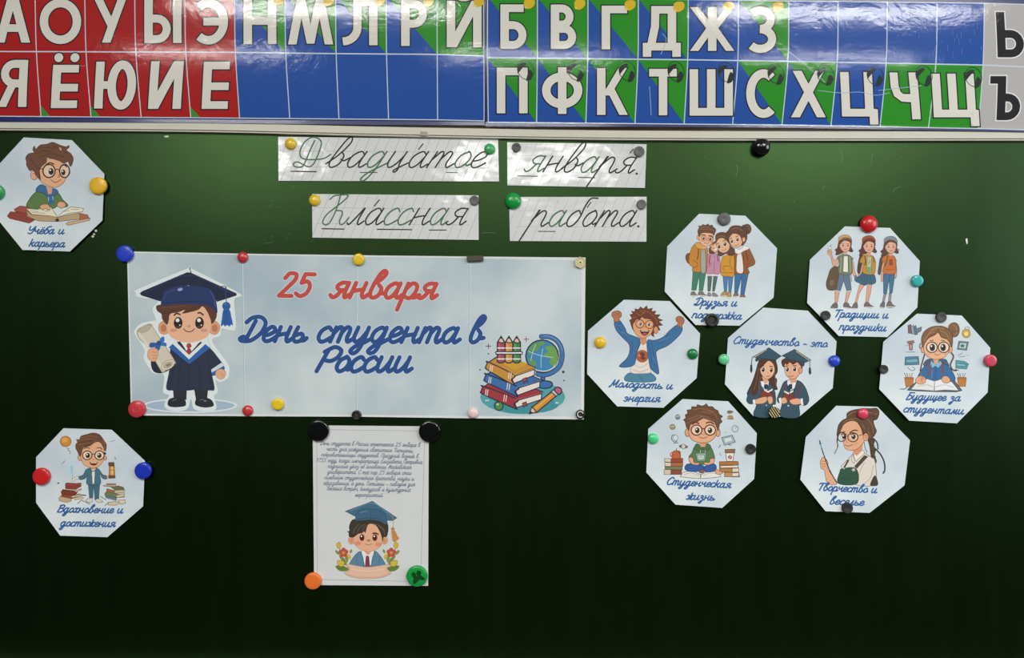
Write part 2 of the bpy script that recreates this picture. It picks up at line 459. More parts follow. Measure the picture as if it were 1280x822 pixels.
for k in range(26):
    x, y = random.uniform(330, 400), random.uniform(232, 300)
    I.s('#42614a', .35, [(x, y), (x + random.uniform(-2, 2), y + 2), (x + random.uniform(1, 4), y + random.uniform(0, 3))])
o = I.build('chalk_mark', board, lambda x, y: .0002)
tag(o, None, None, kind='stuff')

# ------------------------------------------------------------ alphabet charts
ZR = [W(640, y).z for y in range(0, 3)]
def bulge_at(y):
    y = max(-60, min(156, y))
    return .0172 * (1 - (y / 156) ** 2) if y > 0 else .0172 * (1 - (y / 200) ** 2)
BAND = [-50 + 5 * k for k in range(45)]        # the sheet bends in narrow level bands
BANDZ = [ZC + (411 - y) * S for y in BAND]
def dz_bulge(z):
    t = (BANDZ[0] - z) / (5 * S)
    if t <= 0: return bulge_at(BAND[0])
    k = int(t)
    if k >= len(BAND) - 1: return bulge_at(BAND[-1])
    return bulge_at(BAND[k]) + (t - k) * (bulge_at(BAND[k + 1]) - bulge_at(BAND[k]))
CH = .0125
def chart_h(base):
    def hf(px, py):
        h = base
        for _ in range(7): h = base + dz_bulge(W(px, py, h).z)
        return h
    return hf
def chart_bend(bm, root):
    for v in bm.verts: v.co.y += dz_bulge(v.co.z + root.location.z)
    for zz in BANDZ:
        z = zz - root.location.z
        bmesh.ops.bisect_plane(bm, geom=bm.verts[:] + bm.edges[:] + bm.faces[:], plane_co=(0, 0, z), plane_no=(0, 0, 1), dist=1e-7)
    for v in bm.verts: v.co.y -= dz_bulge(v.co.z + root.location.z)

def sheet_from(name, root, pts, hf, mat, bend=None, thick=.0003):
    me = bpy.data.meshes.new(name)
    V = []
    for x, y in pts:
        q = W(x, y, hf(x, y)) - root.location; V.append(tuple(q))
    me.from_pydata(V, [], [list(range(len(V)))])
    bm = bmesh.new(); bm.from_mesh(me)
    for fc in bm.faces:
        fc.normal_update()
        if fc.normal.y > 0: fc.normal_flip()
    if bend: bend(bm, root)
    bm.to_mesh(me); bm.free()
    o = link(name, me, mat, root)
    sm = o.modifiers.new('thickness', 'SOLIDIFY'); sm.thickness = thick; sm.offset = -1
    return o

RED, BLU, GRN, GRY, NAVY, GRID = '#a91f20', '#2450a0', '#2a8c22', '#b2afae', '#172668', '#c6d2e4'
def block(ch, x0, y0, x1, y1, t=10.6):
    """a bold upright letter as pieces: ('p', polygon) or ('r', path, width, closed)"""
    w, h = x1 - x0, y1 - y0; cx, cy = (x0 + x1) / 2, (y0 + y1) / 2; b = t * .9
    R = lambda a, c, d, e: ('p', [(a, c), (d, c), (d, e), (a, e)])
    Vb = lambda x, ya=y0, yb=y1: R(x, ya, x + t, yb)
    Hb = lambda y, xa=x0, xb=x1: R(xa, y, xb, y + b)
    def el(cx, cy, rx, ry, a0=0, a1=360, n=36):
        return [(cx + rx * math.cos(math.radians(a0 + (a1 - a0) * k / n)), cy + ry * math.sin(math.radians(a0 + (a1 - a0) * k / n))) for k in range(n + (a1 - a0 < 360))]
    def bowl(xl, xr, ya, yb, sg=1):
        r = (yb - ya - b) / 2; xc = xr - sg * (t / 2 + r * .95)
        arc = [(xc + sg * r * .95 * math.cos(math.radians(-90 + 18 * k)), (ya + yb) / 2 + r * math.sin(math.radians(-90 + 18 * k))) for k in range(11)]
        return ('r', [(xl, ya + b / 2)] + arc + [(xl, yb - b / 2)], b + .4, False)
    ring = lambda xa, ya, xb, yb: ('r', el((xa + xb) / 2, (ya + yb) / 2, (xb - xa - t) / 2, (yb - ya - b) / 2), t, True)
    def Dg(xa, ya, xb, yb, k=1.0):     # a slanted bar with level ends
        return ('p', [(xa - t * k / 2, ya), (xa + t * k / 2, ya), (xb + t * k / 2, yb), (xb - t * k / 2, yb)])
    E = lambda: [Vb(x0), Hb(y0), Hb(y0 + .44 * h), Hb(y1 - b)]
    g = {
     'А': lambda: [Dg(x0 + t / 2, y1, cx - 1, y0, 1.05), Dg(x1 - t / 2, y1, cx + 1, y0, 1.05), Hb(y0 + .6 * h, x0 + .2 * w, x1 - .2 * w)],
     'О': lambda: [ring(x0, y0, x1, y1)],
     'У': lambda: [Dg(x1 - t / 2, y0, x0 + .38 * w, y1), Dg(x0 + t / 2, y0, cx + .06 * w, y0 + .66 * h)],
     'Ы': lambda: [Vb(x0), bowl(x0 + 2, x1 - t * 1.25, y0 + .38 * h, y1), Vb(x1 - t)],
     'Э': lambda: [('r', el(cx - w * .12, cy, w * .62 - t / 2, (h - b) / 2, -128, 128), t, False), Hb(cy - b / 2, x0 + .22 * w, x1 - t * .6)],
     'С': lambda: [('r', el(cx + w * .1, cy, w * .6 - t / 2, (h - b) / 2, 52, 308), t, False)],
     'Н': lambda: [Vb(x0), Vb(x1 - t), Hb(y0 + .42 * h)],
     'М': lambda: [Dg(x0 + t / 2, y1, x0 + .2 * w + t / 2, y0), Dg(x1 - t / 2, y1, x1 - .2 * w - t / 2, y0), Dg(x0 + .2 * w + t / 2, y0, cx, y1 - 1, .9), Dg(x1 - .2 * w - t / 2, y0, cx, y1 - 1, .9)],
     'Л': lambda: [Vb(x1 - t), Hb(y0, x0 + .3 * w), ('r', [(x0 + .3 * w + t / 2, y0 + 1)] + [(x0 + .3 * w + t / 2, y0 + .62 * h)] + [(x0 + (.3 * w + t / 2) * math.cos(math.radians(15 * k)), y0 + .62 * h + (.38 * h - b / 2) * math.sin(math.radians(15 * k))) for k in range(1, 7)], t * .96, False)],
     'Р': lambda: [Vb(x0), bowl(x0 + 2, x1, y0, y0 + .6 * h)],
     'И': lambda: [Vb(x0), Vb(x1 - t), Dg(x0 + t * .6, y1, x1 - t * .6, y0, 1.15)],
     'Й': lambda: [Vb(x0), Vb(x1 - t), Dg(x0 + t * .6, y1, x1 - t * .6, y0, 1.15), ('r', el(cx, y0 - 9, w * .26, 7, 0, 180, 14), 5, False)],
     'Б': lambda: [Vb(x0), Hb(y0, x0, x1 - w * .12), bowl(x0 + 2, x1, y0 + .38 * h, y1)],
     'В': lambda: [Vb(x0), bowl(x0 + 2, x1 - w * .1, y0, y0 + .54 * h), bowl(x0 + 2, x1, y0 + .46 * h, y1)],
     'Г': lambda: [Vb(x0), Hb(y0)],
     'Д': lambda: [Hb(y1 - h * .14 - b * .9), Vb(x0, y1 - h * .14 - b * .9, y1), Vb(x1 - t, y1 - h * .14 - b * .9, y1), Vb(x1 - t * 1.55, y0, y1 - h * .16), Hb(y0, x0 + .22 * w, x1 - t * .55),
                   ('r', [(x0 + .22 * w + t / 2, y0 + 1), (x0 + .21 * w + t / 2, y0 + .4 * h), (x0 + .1 * w + t / 2, y1 - h * .2)], t * .95, False)],
     'Ж': lambda: [R(cx - t / 2, y0, cx + t / 2, y1), Dg(x0 + t / 2, y0, cx, cy + 2), Dg(x1 - t / 2, y0, cx, cy + 2), Dg(x0 + t / 2, y1, cx, cy - 4), Dg(x1 - t / 2, y1, cx, cy - 4)],
     'З': lambda: [('r', el(x0 + w * .42, y0 + .27 * h, w * .5 - t / 2 + 1, .27 * h - b / 2 + 1.5, -140, 92, 20), t * .95, False), ('r', el(x0 + w * .42, y1 - .29 * h, w * .58 - t / 2, .29 * h - b / 2 + 1, -92, 140, 20), t * .95, False)],
     'Я': lambda: [Vb(x1 - t), bowl(x1 - 2, x0 + w * .06, y0, y0 + .58 * h, -1), Dg(x0 + t / 2, y1, cx, y0 + .5 * h)],
     'Е': E, 'Ё': lambda: E() + [('p', el(x0 + .2 * w, y0 - 9, 5.6, 5.6, n=20)), ('p', el(x1 - .18 * w, y0 - 9, 5.6, 5.6, n=20))],
     'Ю': lambda: [Vb(x0), Hb(cy - b / 2, x0, x0 + .45 * w), ring(x0 + .3 * w, y0 - 1, x1, y1 + 1)],
     'П': lambda: [Vb(x0), Vb(x1 - t), Hb(y0)],
     'Ф': lambda: [R(cx - t / 2, y0, cx + t / 2, y1), ring(x0, y0 + .12 * h, x1, y1 - .13 * h)],
     'К': lambda: [Vb(x0), Dg(x1 - t * .6, y0, x0 + t * 1.1, cy + 5, 1.0), Dg(x1 - t / 2, y1, x0 + w * .42, cy - 4, 1.0)],
     'Т': lambda: [R(cx - t / 2, y0, cx + t / 2, y1), Hb(y0)],
     'Ш': lambda: [Vb(x0), R(cx - t / 2, y0, cx + t / 2, y1), Vb(x1 - t), Hb(y1 - b)],
     'Щ': lambda: [Vb(x0, y0, y1 - 11), R(x0 + .46 * w - t / 2, y0, x0 + .46 * w + t / 2, y1 - 11), Vb(x1 - t * 1.15, y0, y1 - 11), Hb(y1 - 11 - b), Vb(x1 - t * .8, y1 - 20, y1)],
     'Ц': lambda: [Vb(x0, y0, y1 - 10), Vb(x1 - t * 1.3, y0, y1 - 10), Hb(y1 - 10 - b), Vb(x1 - t * .8, y1 - 19, y1)],
     'Х': lambda: [Dg(x0 + t * .7, y0, x1 - t / 2, y1, 1.05), Dg(x1 - t * .7, y0, x0 + t / 2, y1, 1.05)],
     'Ч': lambda: [Vb(x1 - t), ('r', [(x0 + t / 2, y0), (x0 + t / 2, y0 + .3 * h), (x0 + t * .75, y0 + .46 * h), (x0 + t * 1.3, y0 + .54 * h), (x1 - t + 1, y0 + .55 * h)], t * .95, False)],
     'Ь': lambda: [Vb(x0), bowl(x0 + 2, x1, y0 + .4 * h, y1)],
     'Ъ': lambda: [Vb(x0 + w * .24), Hb(y0, x0, x0 + w * .3), bowl(x0 + w * .24 + 2, x1, y0 + .4 * h, y1)],
    }
    return g[ch]()
def put_block(I, ch, box, lean=0.0, fill='#dcd9cf', edge='#22222a', t=10.6, o=1.5):
    x0, y0, x1, y1 = box
    ps = block(ch, x0, y0, x1, y1, t)
    sh = lambda q: [(x + lean * (y - y1) / (y1 - y0), y) for x, y in q]
    def butt(pts, w, ext, closed, c):
        q = list(pts)
        if not closed:
            for i, j in ((0, 1), (-1, -2)):
                dx, dy = q[i][0] - q[j][0], q[i][1] - q[j][1]; L = math.hypot(dx, dy) or 1
                q[i] = (q[i][0] + dx / L * ext, q[i][1] + dy / L * ext)
        n = len(q); A = []; B = []
        for i in range(n):
            a = q[i - 1] if (i or closed) else q[i]; b = q[(i + 1) % n] if (i < n - 1 or closed) else q[i]
            dx, dy = b[0] - a[0], b[1] - a[1]; L = math.hypot(dx, dy) or 1
            A.append((q[i][0] - dy / L * w / 2, q[i][1] + dx / L * w / 2)); B.append((q[i][0] + dy / L * w / 2, q[i][1] - dx / L * w / 2))
        A, B = sh(A), sh(B); V = []
        for a, b in zip(A, B): V += [I.m(a) + (0,), I.m(b) + (0,)]
        F = [[2 * i, 2 * ((i + 1) % n), 2 * ((i + 1) % n) + 1, 2 * i + 1] for i in range(n if closed else n - 1)]
        I.prims.append((V, F, c, I.layer)); I.layer += 1
    for p in ps:
        if p[0] == 'p':
            I.poly(edge, sh(p[1])); I.ribbon(edge, o * 2, sh(p[1]), True)
        else: butt(p[1], p[2] + 2 * o, o, p[3], edge)
    for p in ps:
        if p[0] == 'p': I.poly(fill, sh(p[1]))
        else: butt(p[1], p[2], 0, p[3], fill)

def chart(label, outline, base, cols, ytop, ymid, ybot, top_kind, bot_kind, letters, extra):
    """cols: [(x at top, x at the middle line, x at the bottom)]; kinds per column"""
    cxs = sum(p[0] for p in outline) / len(outline)
    root = empty('alphabet_chart', W(cxs, 75, .002), label, 'poster', 'alphabet charts above the board')
    hf = chart_h(base)
    sheet_from('sheet', root, outline, hf, plain('navy_laminated_sheet', NAVY, rough=.32, coat=.8), chart_bend)
    I = Ink()
    def quad(c, a, b, ya, yb, ia, ib):
        I.p(c, [(a[ia], ya(a[ia])), (b[ia], ya(b[ia])), (b[ib], yb(b[ib])), (a[ib], yb(a[ib]))])
    for k in range(len(cols) - 1):
        a, b = cols[k], cols[k + 1]
        for kind, ya, yb, ia, ib in ((top_kind[k], ytop, ymid, 0, 1), (bot_kind[k], ymid, ybot, 1, 2)):
            quad({'r': RED, 'b': BLU, 'g': GRN, 'd': BLU, 'y': GRY, 't': RED}[kind], a, b, ya, yb, ia, ib)
            if kind == 'd':
                I.p(GRN, [(a[ia], ya(a[ia])), (b[ia], ya(b[ia])), (b[ib], yb(b[ib]))])
            if kind == 't':
                x, y = a[ib], yb(a[ib]); I.p('#3f8b35', [(x, y), (x - .5, y - 14), (x + 12, y)])
    for c in cols:
        I.s(GRID, 1.2, [(c[0], ytop(c[0])), (c[1], ymid(c[1])), (c[2], ybot(c[2]))])
    xa, xb = cols[0], cols[-1]
    for yf, i, w in ((ytop, 0, 1.2), (ymid, 1, 1.5), (ybot, 2, 1.2)):
        I.l(GRID, w, [(xa[i] + (xb[i] - xa[i]) * k / 24, yf(xa[i] + (xb[i] - xa[i]) * k / 24)) for k in range(25)])
    I.build('colour_grid', root, hf, FILM, 2, chart_bend)
    J = Ink(); J.layer = 60
    for ch, box, lean in letters:
        put_block(J, ch, box, lean, *(('#202022', '#e4e4e2') if ch in 'ЬЪ' else ()))
    J.build('lettering', root, hf, FILM, 2, chart_bend)
    def make(name, draw, kind=None):
        K = Ink(n=4); K.layer = 260; draw(K)
        o = K.build(name, root, hf, FILM, 2, chart_bend)
        if kind: o['kind'] = kind
    extra(make)
    return root
lf = lambda xs, ys: (lambda x: interp(x, xs, ys))
Lm = [45.5, 107.5, 169.75, 232.25, 294.25, 357.2, 420.2, 483.2, 546.5, 605]
Lb = [51.2, 113.7, 176.4, 238.4, 299.5, 362.2, 423.7, 485.7, 547, 605.2]
Lx = [-78, -16.5] + Lm; Lbx = [-71, -10.5] + Lb
cols = [(640 + (mm - 640) * 1.003, mm, bb) for mm, bb in zip(Lx, Lbx)]
cols[-1] = (604.5, 605, 605.2)
LT = lf([-90, 606], [-9, -5]); LM = lf([-90, 0, 300, 420, 545, 606], [63.5, 64.3, 65.5, 67, 67.9, 70])
LB = lf([-90, 0, 300, 545, 605], [144.6, 145.2, 147.6, 149.6, 151])
def bell(K, x, y, s=1.0):
    K.f('#d9b52c', [(x - 6 * s, y - 5 * s), (x + 1 * s, y - 7 * s), (x + 6 * s, y - 5 * s), (x + 6 * s, y + 1 * s), (x + 2 * s, y + 5 * s), (x - 3 * s, y + 6 * s), (x - 7 * s, y + 2 * s)])
    K.e('#e6cb5c', x - 5 * s, y + 4 * s, 1.6 * s)
def phones(K, x, y):
    K.ring('#1f3a2a', .8, x, y, 10, 12.5, -20)
    K.f('#2c3230', [(x - 10, y + 4), (x - 9, y - 5), (x - 2, y - 9), (x + 1, y - 7), (x - 4, y - 2), (x - 9, y + 4)])
    K.f('#2c3230', [(x + 5, y + 0), (x + 9, y + 4), (x + 7, y + 12), (x + 1, y + 14), (x + 2, y + 8)])
def left_extra(make):
    for x, y in ((349, 1), (411, 2), (475, 2), (536, 3), (599, 3)): make('bell_symbol', lambda K: bell(K, x, y, .95))
    make('film_scratch_glint', left_scratch_glint, 'stuff')
def left_scratch_glint(K):  # glints along film scratches, painted as pale strokes
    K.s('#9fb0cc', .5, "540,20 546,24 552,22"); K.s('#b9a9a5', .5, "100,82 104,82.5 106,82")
chart('alphabet chart with red vowel squares А О У Ы Э and blank blue squares',
      [(-90, -20), (606, -16), (606, 156.4), (480, 156.2), (240, 153.4), (-90, 151.5)], CH, cols, LT, LM, LB,
      ['r', 'r', 'r', 'r', 'r', 'r', 'd', 'd', 'd', 'd', 'g'], ['r', 't', 't', 't', 'r', 't', 'b', 'b', 'b', 'b', 'b'],
      [('А', (-5, -4, 37.5, 53.2), 0), ('О', (49.5, -1, 101.5, 54.5), 0), ('У', (117, -3, 158.5, 53.2), 0), ('Ы', (180.5, -3, 227, 53.6), 0), ('Э', (245.5, -1, 285, 55), 0),
       ('Н', (304.5, -3, 345.5, 55), 0), ('М', (360, -3, 416.5, 55.5), 0), ('Л', (428.5, -2, 472, 56.5), 0), ('Р', (501.5, 0, 534, 57.3), 0), ('Й', (558.5, 1, 602, 59), 0),
       ('Я', (-3, 75, 33, 133.5), -2.5), ('Ё', (63.5, 81, 96, 135), -3), ('Ю', (117.5, 77, 168.5, 135.5), -3), ('И', (185, 76.5, 226, 136), -4), ('Е', (252, 77, 284.5, 136), -3)], left_extra)
Rm = [609.5, 671.7, 734.7, 797.5, 859.7, 922.3, 985, 1046.5, 1107.7, 1169.8, 1228.8, 1291]
Rb = [610.3, 670.8, 732.4, 793.8, 855.2, 915.8, 977.6, 1038.8, 1100.1, 1160.7, 1223, 1284]
cols = [(640 + (mm - 640) * 1.003, mm, bb) for mm, bb in zip(Rm, Rb)]
RT = lf([610, 900, 985, 1230, 1300], [-4, 0, 1.2, 4, 6]); RM = lf([606, 860, 985, 1230, 1300], [72, 74.6, 76.6, 81.2, 84.5])
RB = lf([606, 860, 985, 1230, 1300], [152.6, 155, 156.2, 160.8, 162.8])
def right_extra(make):
    for x, y in ((662, 5), (725, 6), (788, 7), (849, 9), (911, 9), (973, 9)): make('bell_symbol', lambda K: bell(K, x, y))
    for x, y in ((657, 87), (720, 88), (784, 88.5), (845, 89), (908, 90), (970, 92), (1032, 93), (1094, 94), (1155, 94), (1217, 96)): make('headphone_symbol', lambda K: phones(K, x, y))
    make('film_scratch_glint', right_scratch_glint, 'stuff')
def right_scratch_glint(K):  # film scratches with their glints and sheen streaks painted in pale colour
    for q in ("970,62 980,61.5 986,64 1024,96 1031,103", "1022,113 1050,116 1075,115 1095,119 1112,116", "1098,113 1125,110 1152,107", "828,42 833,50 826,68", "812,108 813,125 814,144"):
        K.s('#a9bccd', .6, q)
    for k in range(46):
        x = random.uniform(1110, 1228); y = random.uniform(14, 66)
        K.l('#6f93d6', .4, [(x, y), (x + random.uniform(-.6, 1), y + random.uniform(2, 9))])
chart('alphabet chart whose end squares are grey, with black Ь and Ъ',
      [(606.6, -12), (900, -8), (1305, -2), (1305, 165.2), (985, 159.6), (860, 158.6), (606.6, 158.2)], CH + .0012, cols, RT, RM, RB,
      ['d', 'd', 'd', 'd', 'b', 'd', 'b', 'b', 'b', 'b', 'y'], ['d', 'd', 'd', 'd', 'b', 'd', 'd', 'b', 'g', 'g', 'y'],
      [('Б', (625.5, 5.5, 658.5, 61), 0), ('В', (688.5, 5.8, 720.5, 61), 0), ('Г', (752, 7, 784, 61.5), 0), ('Д', (803.5, 7.5, 851, 71), 0), ('Ж', (862.5, 9, 918, 63.5), 0), ('З', (935.8, 9.5, 970.5, 64.8), 0),
       ('П', (621, 84.5, 659.5, 141.5), 0), ('Ф', (677.5, 84, 728, 142.3), 0), ('К', (746.3, 85, 784.8, 143.5), 0), ('Т', (811.5, 86, 846, 144), 0), ('Ш', (862, 86.5, 916, 144.4), 0),
       ('С', (932.8, 87, 969, 146.8), 0), ('Х', (989, 88.5, 1032, 146.5), 0), ('Ц', (1053, 90, 1096, 155.5), 3), ('Ч', (1116.5, 90.5, 1151, 149), 5), ('Щ', (1168, 92, 1222.5, 157.5), 4),
       ('Ь', (1247, 15, 1281, 71.5), 2.5), ('Ъ', (1236, 95, 1275, 150), -2)], right_extra)

# scraps of clear tape stuck over the rail
TAPE = plain('clear_tape', '#a59f86', rough=.25, spec=.5, trans=.0)
def tape(pts, h, label):
    c = (sum(p[0] for p in pts) / len(pts), sum(p[1] for p in pts) / len(pts))
    r = empty('tape_scrap', W(c[0], c[1], h - .0003), label, 'tape', 'tape scraps on the rail')
    sheet_from('strip', r, pts, lambda x, y: h, TAPE, None, .0002)
tape([(525.5, 164.2), (534.5, 164.6), (534, 169.6), (525.2, 169.2)], .0116, 'small square of yellowed tape on the rail above the Двадцатое strip')
# ------------------------------------------------------------ printed pictures, drawn shape by shape
SK = '#dba784'; SKD = '#b97f5f'; LINE = '#3d2a22'

def art_banner_boy(I):
    I.frame(160, 335, 4.564)
    I.e('#d3dee4', 355, 783, 270, 43); I.e('#9fb4c6', 355, 783, 255, 34)
    I.f('#d9e3e8', "45,140 60,118 335,4 365,4 630,140 630,165 606,185 615,340 580,352 535,345 525,385 480,405 500,450 560,530 578,570 570,625 525,650 500,640 512,705 490,730 505,790 480,812 380,806 360,740 340,800 280,815 215,800 212,760 235,725 200,705 205,610 150,600 115,560 90,510 95,465 40,380 40,350 75,315 140,300 160,295 140,230 170,185 60,165")
    I.op('#2b2e35', '#1d2026', 2, "258,690 335,690 332,750 262,750"); I.op('#2b2e35', '#1d2026', 2, "378,690 456,690 450,748 388,748")
    I.f('#262a31', "226,775 234,748 262,738 300,742 325,752 331,772 322,787 270,793 236,788"); I.f('#262a31', "382,772 392,746 440,738 474,750 488,772 484,788 440,795 396,786")
    I.s('#5a616b', 5, "255,755 275,748"); I.s('#5a616b', 5, "410,752 430,748"); I.e('#6d747d', 440, 757, 8, 5)
    I.of('#232a3a', '#1a1f2c', 3, "138,520 134,560 150,590 185,598 225,585 240,560 235,500 190,500")
    I.of('#2a3346', '#1b2230', 3, "455,455 480,470 520,520 548,560 540,590 486,612 474,600 455,540")
    I.p('#c9d3de', "534,538 549,556 476,596 472,580"); I.p('#2c62a6', "549,556 546,574 482,614 476,596")
    I.of(SK, SKD, 3, "500,610 505,585 530,575 552,585 557,605 545,628 520,632"); I.s(SKD, 3, "530,600 540,605 538,618")
    I.f('#2a3346', "245,450 300,425 345,430 410,420 458,452 468,540 480,610 494,688 470,698 400,692 345,698 260,698 218,686 232,600 240,520")
    for q in ("300,540 292,600 285,690", "345,545 345,620 345,692", "400,540 408,610 412,690", "262,470 258,560 240,680", "455,470 462,580 478,680"):
        I.s('#1d2433', 3, q)
    I.p('#dfe5ea', "285,420 300,418 420,418 408,425 348,495 290,430")
    I.p('#25304a', "278,420 300,418 345,492 335,500"); I.p('#25304a', "420,418 405,425 348,492 355,500")
    I.p('#e6eaee', "298,420 345,430 330,462"); I.p('#e6eaee', "400,420 350,430 368,462")
    I.p('#a4423c', "340,428 356,428 364,445 352,458 342,458 332,445"); I.p('#9a3a36', "340,458 356,458 366,482 348,498 330,482")
    I.p('#2c62a6', "232,452 255,432 348,520 440,432 468,455 350,546"); I.p('#dbe3ea', "255,432 276,422 348,495 425,422 442,432 348,520")
    # scroll and bow
    I.of('#cbc4b2', '#8d8672', 3, "52,368 60,348 110,322 136,322 150,350 262,520 262,550 205,590 184,578 110,450 62,400")
    I.oe('#b3ab97', '#8d8672', 2, 95, 346, 42, 17, -28); I.f('#d6d0c0', "70,395 80,380 200,565 190,572"); I.oe('#d4cdbb', '#8d8672', 3, 228, 552, 42, 24, -30)
    I.oe('#b9b19c', '#7c755f', 2.5, 228, 552, 27, 14, -30); I.oe('#8d8570', '#6d664f', 2, 230, 552, 14, 6, -30)
    I.p('#2f66a8', "120,445 130,428 210,425 216,440 165,445"); I.f('#3470b4', "175,425 190,395 206,392 205,420"); I.f('#3470b4', "180,425 215,425 218,445 190,440"); I.f('#2a5d9c', "172,430 130,425 122,450 150,450"); I.f('#2a5d9c', "172,430 150,460 175,470 186,440"); I.e('#214f8a', 176, 426, 14, 12)
    I.of(SK, SKD, 3, "112,490 118,468 145,456 166,462 172,480 168,505 158,528 135,530 116,515"); I.s(SKD, 3, "140,478 165,480"); I.s(SKD, 3, "138,495 166,498"); I.s(SKD, 3, "140,512 160,514")
    # head
    for x in (206, 492):
        I.oe('#d49d7a', SKD, 3, x, 340, 32, 38); I.e('#b97b5b', x + (-3 if x < 300 else 3), 342, 17, 22)
    I.f('#e0b08f', "225,270 220,330 235,380 280,412 345,425 410,412 455,385 474,330 470,250 420,210 290,210")
    I.p('#1f2740', "68,143 80,132 335,24 355,24 618,143 620,156 508,192 470,130 345,98 230,125 186,190 75,155")
    I.f('#5a382c', "160,222 172,210 225,205 300,200 420,205 478,215 506,255 500,292 478,318 470,290 450,245 425,218 400,238 350,252 310,258 325,238 285,252 240,262 232,300 222,322 196,292 190,262 168,245")
    I.s('#7a4f3d', 3, "200,225 260,222 330,215"); I.s('#452a21', 3, "310,258 350,240 420,212"); I.s('#452a21', 3, "200,262 235,250 280,240")
    I.f('#243762', "188,208 195,165 215,125 270,106 345,100 420,106 470,125 498,165 510,240 505,255 480,228 440,212 345,206 250,208 215,215")
    I.s('#1a2848', 3, "190,205 250,195 345,190 440,197 500,225"); I.s('#38508a', 4, "205,180 222,140 275,120"); I.s('#4a639c', 3, "470,132 488,165 500,220"); I.f('#8aa0c4', "283,120 300,112 312,118 305,128 288,130")
    I.s('#2a3c68', 4, "90,145 345,40 600,148"); I.s('#1b2a4c', 4, "528,104 555,105 560,120 561,205"); I.s('#2c5596', 3, "556,110 561,205")
    I.oe('#2b5a9f', '#1d3f78', 3, 561, 216, 22, 22); I.s('#6c92c8', 4, "552,206 560,202")
    I.f('#2c5ea6', "545,236 578,236 590,280 599,326 588,320 580,332 565,324 552,332 545,322 530,330 536,285")
    for x in (548, 558, 570, 580): I.s('#1d437f', 2.5, [(561 + (x - 561) * .4, 240), (x, 320)])
    for x in (286, 408):
        I.e('#261c1c', x, 312, 25, 34); I.e('#f3f3ef', x - 3, 297, 11, 11); I.e('#f3f3ef', x + 10, 325, 4, 4); I.e('#4c3a34', x, 335, 14, 7)
    I.s('#4c2f25', 9, "264,268 278,258 297,264"); I.s('#4c2f25', 9, "400,256 412,254 428,266")
    I.s('#5b3428', 5, "318,346 330,358 348,362 366,358 378,346"); I.e('#c8906f', 346, 330, 12, 8); I.e('#e8c3a5', 343, 327, 5, 3)
    I.e('#cf907a', 260, 354, 20, 10); I.e('#cf907a', 434, 354, 20, 10)

